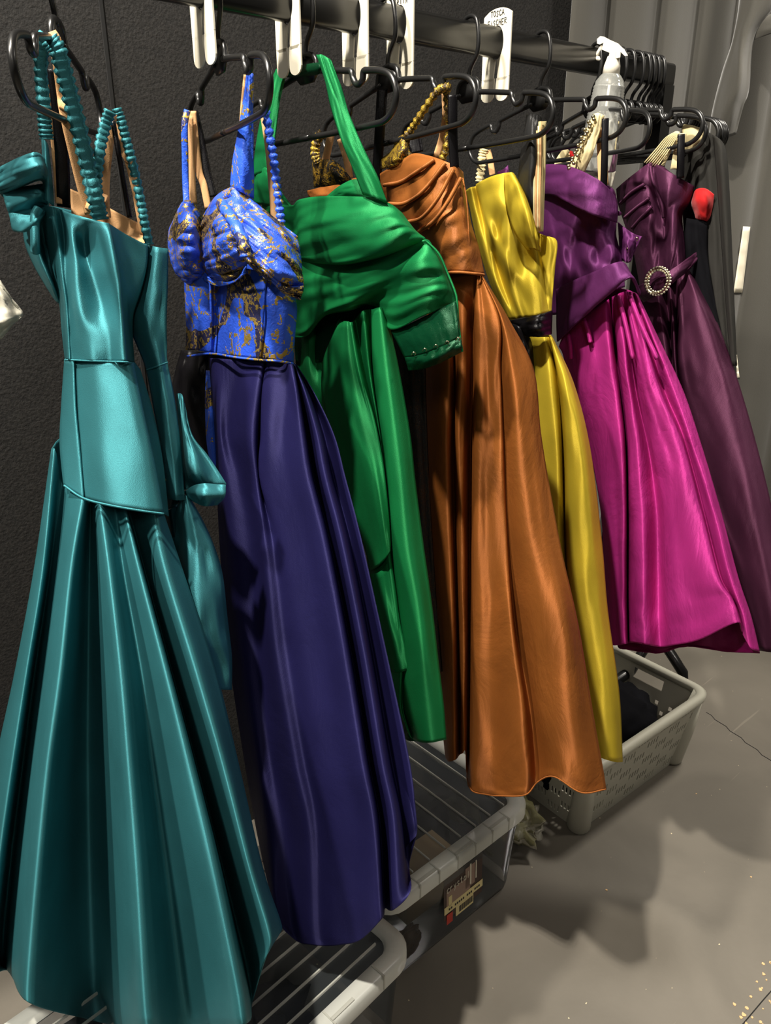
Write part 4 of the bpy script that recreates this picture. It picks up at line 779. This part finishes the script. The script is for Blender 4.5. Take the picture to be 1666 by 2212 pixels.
# ------------------------------------------------------------------ dark jacket and red piece at the end of the row
def dark_pieces():
    g = Gown(1.56, 1.05, 0)
    g.root = thing('jacket', 'charcoal cloth jacket on the last hanger with its long sleeve hanging down', 'jacket', (1.56, RY, .6))
    m = M['blackcloth']
    B = [[(1455, 300, -.03), (1475, 292, .0), (1500, 288, .02), (1525, 284, .02), (1545, 295, .01), (1556, 310, -.02)],
         [(1470, 380, -.03), (1495, 380, .0), (1515, 380, .02), (1535, 378, .025), (1558, 376, .01), (1572, 375, -.02)],
         [(1480, 520, -.03), (1505, 520, .0), (1528, 520, .02), (1550, 520, .02), (1566, 520, .01), (1580, 520, -.02)],
         [(1500, 700, -.03), (1520, 700, .0), (1540, 700, .02), (1560, 700, .02), (1574, 700, .01), (1586, 700, -.02)],
         [(1540, 860, -.03), (1555, 860, .0), (1566, 860, .02), (1576, 860, .02), (1586, 860, .01), (1594, 860, -.02)]]
    tube(g, 'body', B, m, back=.03, wr=(.008, 5, 3), seed=110)
    S = [[(1540, 292, .03), (1552, 298, .04), (1564, 312, .03)], [(1545, 330, .03), (1558, 332, .05), (1570, 338, .03)], [(1552, 420, .03), (1564, 420, .05), (1576, 420, .03)], [(1562, 560, .03), (1572, 560, .05), (1582, 560, .03)], [(1572, 700, .03), (1580, 700, .045), (1588, 700, .03)], [(1580, 790, .03), (1586, 790, .04), (1592, 790, .03)]]
    sheet(g, 'sleeve', S, m, wr=(.004, 3, 4), seed=112)
    tag(sheet(g, 'collar', [[(1478, 268, .02), (1500, 272, .03), (1528, 282, .02)], [(1474, 284, .02), (1496, 300, .03), (1520, 300, .02)], [(1482, 330, .01), (1492, 326, .02), (1500, 318, .01)]], M['cream']), 'cream collar lining')
    g2 = Gown(1.535, 1.05, 0)
    g2.root = thing('velvet_top', 'black velvet top with a bright red lined shoulder, behind the plum gown', 'top', (1.535, RY, .7))
    tag(sheet(g2, 'lining', [[(1500, 415, .0), (1508, 408, .01), (1525, 408, .01), (1543, 420, .0)], [(1494, 440, .0), (1508, 432, .03), (1526, 434, .03), (1540, 442, .0)], [(1500, 458, .0), (1510, 458, .02), (1524, 462, .02), (1534, 468, .0)], [(1504, 472, .0), (1511, 474, .01), (1520, 475, .01), (1527, 478, .0)]], M['red'], wr=(.003, 4, 3)), 'red velvet lining')
    sheet(g2, 'body', [[(1478, 470, .0), (1500, 474, .01), (1528, 480, .0)], [(1480, 560, .0), (1505, 560, .02), (1530, 560, .0)], [(1500, 640, .0), (1525, 650, .02), (1545, 650, .0)], [(1540, 740, .0), (1552, 740, .01), (1562, 740, .0)]], M['blackvelvet'], wr=(.006, 4, 3))
dark_pieces()
# ------------------------------------------------------------------ size dividers clipped on the rail
FONT = {'T': [[(0, 1), (1, 1)], [(.5, 1), (.5, 0)]], 'O': [[(.5, 1), (.1, .8), (.05, .3), (.45, 0), (.9, .2), (.95, .7), (.5, 1)]], 'S': [[(.9, .9), (.5, 1), (.15, .75), (.8, .35), (.6, .02), (.1, .1)]],
        'C': [[(.9, .85), (.5, 1), (.1, .6), (.15, .15), (.6, 0), (.95, .15)]], 'A': [[(0, 0), (.5, 1), (1, 0)], [(.2, .4), (.8, .4)]], 'F': [[(.1, 0), (.15, 1), (.95, 1)], [(.12, .55), (.75, .55)]],
        'I': [[(.5, 0), (.5, .7)], [(.5, .93), (.52, .98)]], 'H': [[(.1, 0), (.1, 1)], [(.9, 0), (.9, 1)], [(.1, .5), (.9, .5)]], 'E': [[(.9, 1), (.1, 1), (.1, 0), (.9, 0)], [(.1, .5), (.7, .5)]],
        'R': [[(.1, 0), (.1, 1), (.7, .95), (.75, .6), (.1, .5), (.9, 0)]], 'M': [[(0, 0), (.1, 1), (.5, .4), (.9, 1), (1, 0)]], 'N': [[(.1, 0), (.1, 1), (.9, 0), (.9, 1)]],
        'c': [[(.9, .6), (.5, .72), (.1, .5), (.1, .15), (.5, 0), (.9, .12)]], 'r': [[(.1, 0), (.1, .7)], [(.1, .45), (.4, .7), (.7, .68)]], 'y': [[(.1, .7), (.5, .05)], [(.9, .7), (.3, -.3)]],
        's': [[(.8, .62), (.4, .72), (.15, .5), (.75, .25), (.5, 0), (.1, .08)]], 't': [[(.4, 1), (.4, .1), (.7, 0)], [(.1, .7), (.75, .7)]], 'a': [[(.85, .6), (.4, .7), (.1, .35), (.4, 0), (.85, .2)], [(.88, .72), (.88, 0)]], 'l': [[(.5, 1.05), (.5, 0)]]}
def writing(txt, o, ex, ey, nrm, h, w, sp, r, mat, parent, name='writing', jit=.0):
    mb = MB(); o = np.array(o, float)
    for k, ch in enumerate(txt):
        for st in FONT.get(ch, []):
            P = [o+ex*(k*sp+a*w)+ey*(b*h+jit*math.sin(k*2.3)) for a, b in st]
            mb.pipe(P, r, 5)
    return mb.build(name, mat, parent)
def divider_mesh():
    """plate in the y-z plane, origin at the rail centre: rounded top, oval hole for the bar, slit below"""
    n = 40; V = []; F = []
    W, top, bot = .034, .052, -.058
    outer = []
    for k in range(n):   # go around from slit right edge counterclockwise
        t = k/(n-1); a = -math.pi/2+.10+t*(2*math.pi-.20)
        hx, hz = .0165*math.cos(a), .026*math.sin(a)
        ca, sa = math.cos(a), math.sin(a)
        m = max(abs(ca)/W, (sa/top if sa > 0 else sa/bot)); ox, oz = ca/m, sa/m
        if sa > 0 and oz > top*.6: oz = top*.6+top*.4*math.sqrt(max(0, 1-(ox/W)**2*.75))
        outer.append((ox, oz, hx, hz))
    for xx in (-.0011, .0011):
        for ox, oz, hx, hz in outer: V += [(xx, ox, oz), (xx, hx, hz)]
    for s in range(2):
        b = s*2*n
        for k in range(n-1):
            q = (b+2*k, b+2*k+1, b+2*k+3, b+2*k+2); F.append(q if s else q[::-1])
    for k in range(n-1):
        F.append((2*k, 2*k+2, 2*n+2*k+2, 2*n+2*k)); F.append((2*k+1, 2*n+2*k+1, 2*n+2*k+3, 2*k+3))
    for k in (0, n-1): F.append((2*k, 2*k+1, 2*n+2*k+1, 2*n+2*k))
    mb = MB(); mb.add(V, F)
    # prongs below, rounded tips, slit between
    for s in (-1, 1):
        pr = []; a0, a1 = .0022, W
        for t in np.linspace(0, math.pi, 9): pr.append((s*((a0+a1)/2+(a1-a0)/2*math.cos(t)), -.080-(.011)*math.sin(t)))
        pr = [(s*a1, bot)]+pr+[(s*a0, bot), (s*a0*1.2, -.026)] if False else [(s*a1, bot+.004)]+pr+[(s*a0, bot+.004)]
        k = len(pr); V = [(-.0011, y, z) for y, z in pr]+[(.0011, y, z) for y, z in pr]
        mb.add(V, [tuple(range(k)), tuple(range(2*k-1, k-1, -1))]+[(i, i+k, (i+1) % k+k, (i+1) % k) for i in range(k)])
    return mb
dm = divider_mesh(); protoD = None
def divider(u, label, text=None, yaw=0):
    global protoD
    v = 95+(u-1075)*.197; r = Fv*FPX+Rv*(u-CX)+Uv*(CY-v); x = RY/r[1]*r[0]
    if protoD is None:
        o = dm.build('size_divider', M['tagw'], None); protoD = o
    else: o = protoD.copy(); COL.objects.link(o)
    o.location = (x, RY, RZ); o.rotation_euler = (0, 0, R(yaw)); tag(o, label, 'rail divider', 'white size dividers on the rail')
    if text:
        for k, tx in enumerate(text):
            L = len(tx); sp = .0068; y0 = .5*L*sp
            writing(tx, (-.0016, y0, .040-.0135*k), np.array([0, -1., 0.]), np.array([0, 0, 1.]), None, .0085, .0054, sp, .0006, M['ink'], None, jit=.0006).parent = o
    return o
D_ = [(1074, 'white rail divider with the two handwritten words TOSCA FISCHER', ['TOSCA', 'FISCHER']), (865, 'white rail divider handwritten MARTIN', ['', 'MARTIN']), (767, 'blank white rail divider just left of the MARTIN one', None), (620, 'white rail divider over the green halter loop, top cut off', None), (432, 'leftmost white rail divider, next to the blue gown hanger', None)]
# ------------------------------------------------------------------ text needs local coordinates
def fix_writing(o):
    pass
for u, lb, tx in D_: divider(u, lb, tx, yaw=-4)
# ------------------------------------------------------------------ spray bottle hooked on the rail
def spray():
    g = Gown(1.43, 1.00, 0)
    t = thing('spray_bottle', 'clear spray bottle with white trigger head hooked over the rail among the hangers', 'spray bottle', (1.43, 1.0, 1.5)); g.root = t
    ax = [g.P(np.array([u, v, 0.])) for u, v in ((1322, 148), (1290, 372))]
    a, b = ax; d = (b-a)/np.linalg.norm(b-a); L = np.linalg.norm(b-a)
    prof = [(.0, .0125), (.03, .0125), (.07, .020), (.12, .027), (.16, .0275)]+[(.16+.34*k/24, .0285+.0012*(k % 2)+.006*k/24) for k in range(25)]+[(.56, .036), (.98, .036), (1.0, .030)]
    P = [a+d*L*q for q, _ in prof]; V, F = pipe_geo([tuple(p) for p in P], [r for _, r in prof], 28); obj('bottle', [tuple(v) for v in V], F, M['bottle'], t)
    P = [a-d*.020, a-d*.004, a+d*.010]; o = pipe('cap', [tuple(p) for p in P], [.011, .0155, .0165], M['spray'], t, 20)
    pipe('dip_tube', [tuple(a), tuple(a+d*L*.9)], .0028, M['spray'], t, 8)
    cord(g, 'nozzle_neck', [(1324, 142, 0), (1328, 122, 0), (1330, 112, 0)], .011, M['spray'])
    # head: extruded side profile
    prof = [(1290, 84), (1297, 78), (1305, 79), (1318, 86), (1336, 94), (1350, 108), (1357, 120), (1350, 121), (1341, 112), (1340, 124), (1332, 126), (1322, 116), (1300, 107), (1304, 92), (1296, 96), (1290, 94)]
    k = len(prof); f = g.P(np.array([(u, v, .009) for u, v in prof], float)); bb = g.P(np.array([(u, v, -.009) for u, v in prof], float))
    obj('spray_head', list(map(tuple, f))+list(map(tuple, bb)), [tuple(range(k)), tuple(range(2*k-1, k-1, -1))]+[(i, i+k, (i+1) % k+k, (i+1) % k) for i in range(k)], M['spray'], t, smooth=False)
    cord(g, 'trigger', [(1302, 98, 0), (1294, 112, 0), (1287, 124, 0), (1300, 128, 0)], .004, M['spray'])
spray()
# plastic film sleeves
def film():
    g = Gown(.16, 1.30, -60)
    g.root = thing('garment_bag', 'crumpled transparent plastic bag with a white paper at the left edge', 'plastic bag', (.1, 1.3, 1.2))
    sheet(g, 'film', [[(-60, 590, 0), (-20, 600, .01), (0, 606, 0)], [(-60, 660, 0), (0, 650, .02), (30, 650, .0)], [(-60, 700, 0), (5, 690, .03), (50, 679, .0)], [(-60, 730, 0), (-5, 715, .02), (28, 700, 0)], [(-60, 760, 0), (-20, 740, 0), (4, 732, 0)]], M['bag'], wr=(.012, 4, 4), seed=2)
    sheet(g, 'paper', [[(-60, 600, -.01), (-30, 606, -.01), (-4, 615, -.01)], [(-60, 650, -.01), (-10, 650, -.005), (20, 655, -.01)], [(-60, 712, -.01), (-10, 700, -.01), (44, 680, -.01)]], M['paper'])
    g = Gown(1.47, 1.08, 0)
    g.root = thing('garment_bag', 'thin clear film hanging behind the cream beaded strap and spray bottle', 'plastic bag', (1.47, 1.08, 1.3))
    sheet(g, 'film', [[(1268, 250, 0), (1300, 240, .01), (1338, 245, 0)], [(1262, 300, 0), (1300, 300, .02), (1332, 300, .0)], [(1256, 360, 0), (1295, 360, .02), (1324, 360, .0)], [(1250, 400, 0), (1290, 405, .01), (1318, 405, 0)]], M['bag'], wr=(.010, 5, 4), seed=12)
    sheet(g, 'paper_label', [[(1256, 352, .0), (1290, 354, .0), (1330, 370, .0)], [(1262, 395, .0), (1290, 398, .0), (1322, 405, .0)]], M['paper'])
film()
# tape strips on the curtain
def tapes():
    """strips stuck on the curtain: each point is found on the cloth itself"""
    cur = bpy.data.objects['curtain']; bpy.context.view_layer.update()
    for pts, lb in ((((1606, 489), (1621, 490), (1604, 632), (1585, 632)), 'long vertical strip of cream masking tape on the charcoal curtain'), (((1583, 767), (1592, 765), (1598, 816), (1588, 816)), 'short piece of cream tape on the curtain beside the plum skirt')):
        V = []; nr_, nc_ = 14, 5
        for k in range(nr_):
            t = k/(nr_-1); l = np.array(pts[0])*(1-t)+np.array(pts[3])*t; r_ = np.array(pts[1])*(1-t)+np.array(pts[2])*t
            for j in range(nc_):
                q = l+(r_-l)*j/(nc_-1); d = Fv*FPX+Rv*(q[0]-CX)+Uv*(CY-q[1]); d = d/np.linalg.norm(d)
                hit, loc, nrm, _ = cur.ray_cast(Vector(C0), Vector(d))
                V.append(tuple(np.array(loc)-d*(.006+.002*math.sin(k*1.9))) if hit else tuple(C0+d*2.9))
        tag(obj('tape_strip', V, gridfaces(nr_, nc_), M['tape'], solid=.001), lb, 'tape')
tapes()
# swag of cloth tied up at the top right
def swag():
    g = Gown(2.45, 1.12, -18)
    o = sheet(g, 'curtain_swag', [[(1640, -700, 0), (1690, -700, .04), (1750, -700, .0)], [(1612, -250, 0), (1655, -250, .04), (1710, -250, .0)], [(1600, -30, 0), (1640, -30, .04), (1690, -30, .0)], [(1585, 80, 0), (1606, 80, .05), (1630, 80, .0)], [(1560, 160, 0), (1595, 170, .06), (1618, 190, .0)], [(1540, 240, 0), (1575, 240, .05), (1606, 230, .0)], [(1532, 300, 0), (1560, 300, .03), (1590, 290, .0)]], mcur, wr=(.015, 3, 3), th=.004)
    tag(o, 'gathered swag of charcoal curtain hanging beside the crowded hangers', 'curtain')
    o = sheet(g, 'curtain_swag', [[(1860, -500, -.03), (1930, -450, .0), (2000, -400, .0)], [(1690, -30, -.03), (1750, -30, .0), (1800, 0, .0)], [(1620, 60, -.03), (1650, 40, .0), (1760, 40, .0)], [(1612, 110, -.03), (1622, 90, .0), (1700, 60, .0)]], mcur, wr=(.01, 3, 3), th=.004)
    tag(o, 'diagonal swag of charcoal curtain in the top right corner', 'curtain')
swag()
# ------------------------------------------------------------------ clear storage boxes
def rrect(x0, x1, y0, y1, r, n=5):
    P = []
    for cx, cy, a0 in ((x1-r, y1-r, 0), (x0+r, y1-r, 90), (x0+r, y0+r, 180), (x1-r, y0+r, 270)):
        for k in range(n+1):
            a = R(a0+90*k/n); P.append((cx+r*math.cos(a), cy+r*math.sin(a)))
    return P
def loft(levels, bottom=True):
    V = []; F = []; n = len(levels[0][1])
    for z, P in levels: V += [(x, y, z) for x, y in P]
    F = [tuple(reversed(f)) for f in gridfaces(len(levels), n, True)]
    if bottom: F.append(tuple(range(n))[::-1])
    return V, F
def storage_box(L, W, H, loc, rot, label, along=True, nrib=9):
    """origin bottom centre; L along x"""
    t = thing('storage_box', label, 'storage box', loc, 'clear storage boxes under the gowns'); t.rotation_euler = (0, 0, R(rot))
    a, b = L/2, W/2; tp = .03
    lv = [(0.002, rrect(-a+tp, a-tp, -b+tp, b-tp, .03)), (.02, rrect(-a+tp*.8, a-tp*.8, -b+tp*.8, b-tp*.8, .04)), (H*.85, rrect(-a+.012, a-.012, -b+.012, b-.012, .045)), (H-.015, rrect(-a+.010, a-.010, -b+.010, b-.010, .045))]
    V, F = loft(lv); obj('tub', V, F, M['tub'], t, local=True)
    # rim
    lv = [(H-.030, rrect(-a, a, -b, b, .05)), (H-.004, rrect(-a, a, -b, b, .05)), (H+.004, rrect(-a+.005, a-.005, -b+.005, b-.005, .046)), (H+.004, rrect(-a+.032, a-.032, -b+.032, b-.032, .03)), (H-.006, rrect(-a+.036, a-.036, -b+.036, b-.036, .028))]
    V, F = loft(lv, False); obj('rim', V, F, M['tubrim'], t, local=True)
    lv = [(H-.006, rrect(-a+.036, a-.036, -b+.036, b-.036, .028)), (H-.0061, rrect(-a+.06, a-.06, -b+.06, b-.06, .02))]
    P = lv[0][1]; V = [(x, y, H-.006) for x, y in P]; obj('lid', V, [tuple(range(len(P)))], M['lid'], t, local=True, smooth=False, solid=.002)
    mb = MB()
    if along:
        for k in range(nrib): y = -b+.06+(W-.12)*k/(nrib-1); mb.box((-a+.05, y-.0014, H-.006), (a-.05, y+.0014, H-.001))
    else:
        for k in range(nrib): x = -a+.06+(L-.12)*k/(nrib-1); mb.box((x-.0012, -b+.04, H-.006), (x+.0012, b-.04, H-.002))
    mb.build('ribs', M['rib'], t, local=True)
    for k in range(6):
        x = -a+.09+(L-.18)*k/5; mb = MB().box((x-.0015, -b-.001, H-.028), (x+.0015, -b+.03, H+.0055))
        if k % 2 == 0: mb.box((x, -b+.006, H+.003), (x+.05, -b+.012, H+.007))
        mb.build('clip', M['rib'], t, local=True)
    return t
def lump(name, c, s, mat, label=None, cat=None, parent=None, seed=0, amp=.25, n=28, group=None, rot=0):
    V = []; cr_, sr = math.cos(R(rot)), math.sin(R(rot))
    for i in range(n):
        th = math.pi*i/(n-1)
        for j in range(2*n):
            ph = math.pi*j/n; p = Vector((math.sin(th)*math.cos(ph), math.sin(th)*math.sin(ph), math.cos(th)))
            k = 1+amp*(noise.noise(p*1.8+Vector((seed, 0, 0)))+.5*noise.noise(p*4.5+Vector((0, seed, 0))))
            x, y, z = p.x*s[0]*k, p.y*s[1]*k, p.z*s[2]*k; z = max(z, -s[2]*.55)
            V.append((c[0]+x*cr_-y*sr, c[1]+x*sr+y*cr_, c[2]+z))
    o = obj(name, V, gridfaces(n, 2*n, True, flip=True), mat, parent)
    return tag(o, label, cat, group) if label else o
bx = storage_box(.45, .40, .25, (.932, 1.03, .001), 1, 'clear lidded storage box with a printed sticker, under the green and copper gowns', along=False, nrib=8)
# sticker on the long side
st = thing_ = MB()
def sticker():
    y = -.2055; DX = -.057; V = lambda a, b, c, d, mat, nm, o=0: MB().box((a+DX, y+.0116-.0006*o, b), (c+DX, y+.0120-.0006*o+.0004, d)).build(nm, mat, s, local=True)
    s = MB().box((.005+DX, y+.012, .075), (.125+DX, y+.0126, .185)).build('sticker', M['st_dark'], bx, local=True)
    s.rotation_euler = (R(-2.5), 0, 0)
    V(.012, .105, .085, .150, M['st_mid'], 'sticker_picture', 1); V(.07, .12, .10, .175, M['st_mid'], 'sticker_picture', 1)
    V(.084, .125, .088, .180, M['tagw'], 'sticker_picture', 2); V(.102, .13, .105, .178, M['tagw'], 'sticker_picture', 2)
    V(.018, .108, .028, .135, M['st_cream'], 'sticker_picture', 2)
    V(.005, .093, .125, .112, M['st_cream'], 'sticker_band', 2); V(.04, .066, .095, .094, M['st_cream'], 'sticker_band', 2)
    V(.012, .062, .030, .088, M['st_red'], 'sticker_mark', 2)
    x = .05
    for k in range(14):
        w_ = (.0012, .002, .0008, .0026)[(k*7) % 4]; V(x, .072, x+w_, .088, M['ink'], 'barcode', 3); x += w_+.0014
    writing('crystal', (.012+DX, y+.0100, .148), np.array([1., 0, 0]), np.array([0, 0, 1.]), None, .017, .0080, .0102, .0008, M['tagw'], None).parent = s
    for k in range(16):
        if k in (2, 8, 12): continue
        V(.018+k*.0062, .099, .022+k*.0062, .104, M['ink'], 'sticker_text', 3)
sticker()
# what lies in the boxes
tag(MB().box((.86, .93, .012), (1.02, 1.02, .12)).build('carton', M['card']), 'small cardboard carton showing through the storage box lid', 'box')
lump('cloth_or_shade_lump', (.83, 1.06, .075), (.085, .10, .075), M['dark'], 'dark folded cloth inside the stickered storage box', 'cloth', seed=2)
lump('cloth_or_shade_lump', (1.05, 1.10, .075), (.07, .08, .07), M['dark'], 'black bundle of cloth at the right end inside the stickered box', 'cloth', seed=5)
lump('shoe', (.80, .882, .04), (.06, .022, .035), M['brown'], 'brown shoe pressed against the side of the stickered box', 'shoe', seed=9, rot=8, amp=.35)
b1 = storage_box(.76, .40, .25, (.311, .896, .001), 6, 'clear lidded storage box under the teal and blue gowns, at the bottom edge', along=True, nrib=9)
lump('cloth_or_shade_lump', (.30, .90, .09), (.25, .12, .08), M['dark'], 'dark cloth lying in the storage box at the bottom edge', 'cloth', seed=12)
lump('plastic_bag', (1.21, 1.02, .085), (.075, .13, .10), M['olive'], 'crumpled clear bag with olive contents between storage box and grey basket', 'plastic bag', seed=7, amp=.5, n=34)
lump('candy_wrapper', (1.27, .93, .035), (.045, .03, .028), M['bag'], 'shiny crumpled piece of cellophane on the floor by the basket', 'wrapper', seed=17, amp=.9, n=30)
# ------------------------------------------------------------------ grey laundry basket
def basket():
    t = thing('laundry_basket', 'grey slotted plastic basket full of dark cloth under the yellow and magenta gowns', 'basket', (1.62, .985, .001))
    t.rotation_euler = (0, 0, R(-2))
    a1, b1, a0, b0, H = .266, .18, .222, .135, .235
    def wall(p0, p1, q0, q1, nu, nv, hole, name):
        """p: bottom corners, q: top corners"""
        V = []; F = []
        for j in range(nv+1):
            for i in range(nu+1):
                s, r = i/nu, j/nv; A = np.array(p0)*(1-s)+np.array(p1)*s; B = np.array(q0)*(1-s)+np.array(q1)*s; V.append(tuple(A*(1-r)+B*r))
        for j in range(nv):
            for i in range(nu):
                if not hole(i, j): k = j*(nu+1)+i; F.append((k, k+1, k+nu+2, k+nu+1))
        used = sorted({i for f in F for i in f}); mp = {o: n for n, o in enumerate(used)}
        obj(name, [V[i] for i in used], [tuple(mp[i] for i in f) for f in F], M['grey'], t, smooth=False, local=True, solid=.0028)
    def slots(i, j, NU, NV):   # staggered groups of short vertical slits
        if i < 3 or i >= NU-3 or j < 2 or j >= NV-4: return False
        blk = (i//8+((j-2)//4)) % 2 == 0
        return blk and (i % 2 == 0) and ((j-2) % 4 in (0, 1, 2))
    NU, NV = 78, 32
    wall((-a0, -b0, 0), (a0, -b0, 0), (-a1+.01, -b1+.01, H), (a1-.01, -b1+.01, H), NU, NV, lambda i, j: slots(i, j, NU, NV), 'side_panel')
    def sq(i, j, NU, NV):
        if i < 4 or i >= NU-4: return False
        if NV-9 <= j < NV-4 and abs(i-NU/2) < 9: return True
        return 5 <= j < NV-12 and ((i+(4 if (j//4) % 2 else 0)) % 8 in (0, 1)) and (j % 4 in (0, 1))
    wall((a0, b0, 0), (-a0, b0, 0), (a1-.01, b1-.01, H), (-a1+.01, b1-.01, H), 84, 36, lambda i, j: sq(i, j, 84, 36), 'side_panel')
    wall((a0, -b0, 0), (a0, b0, 0), (a1-.01, -b1+.01, H), (a1-.01, b1-.01, H), 56, 36, lambda i, j: sq(i, j, 56, 36), 'end_panel')
    wall((-a0, b0, 0), (-a0, -b0, 0), (-a1+.01, b1-.01, H), (-a1+.01, -b1+.01, H), 52, 32, lambda i, j: slots(i, j, 52, 32), 'end_panel')
    P = [(x, y, .004) for x, y in rrect(-a0, a0, -b0, b0, .03)]; obj('base', P, [tuple(range(len(P)))], M['grey'], t, smooth=False, local=True, solid=.003)
    for sx in (-1, 1):
        for sy in (-1, 1):
            mb = MB(); mb.pipe([(sx*(a0-.012), sy*(b0-.012), 0), (sx*(a0-.010), sy*(b0-.010), .01), (sx*(a0+a1-.03)/2, sy*(b0+b1-.03)/2, H*.5), (sx*(a1-.022), sy*(b1-.022), H)], [.026, .031, .026, .016], 18)
            mb.build('corner_post', M['grey'], t, True, True)
    lv = [(H-.012, rrect(-a1-.004, a1+.004, -b1-.004, b1+.004, .05, 7)), (H+.004, rrect(-a1-.006, a1+.006, -b1-.006, b1+.006, .05, 7)), (H+.010, rrect(-a1+.002, a1-.002, -b1+.002, b1-.002, .045, 7)), (H+.008, rrect(-a1+.016, a1-.016, -b1+.016, b1-.016, .04, 7)), (H-.01, rrect(-a1+.02, a1-.02, -b1+.02, b1-.02, .038, 7)), (H-.012, rrect(-a1-.004, a1+.004, -b1-.004, b1+.004, .05, 7))]
    V, F = loft(lv, False); obj('rim', V, F, M['grey'], t, local=True)
basket()
lump('cloth_or_shade_lump', (1.61, .985, .125), (.225, .14, .125), M['blackvelvet'], 'black velvet cloth heaped inside the grey basket', 'cloth', seed=23, amp=.2, n=36)

lump('cloth_or_shade_lump', (-.25, 1.22, .08), (.22, .14, .12), M['dark'], 'added black heap standing in for shade on the floor in the bottom left corner under the teal skirt', 'cloth', seed=31, amp=.2)  # lump added to darken the floor where shade falls
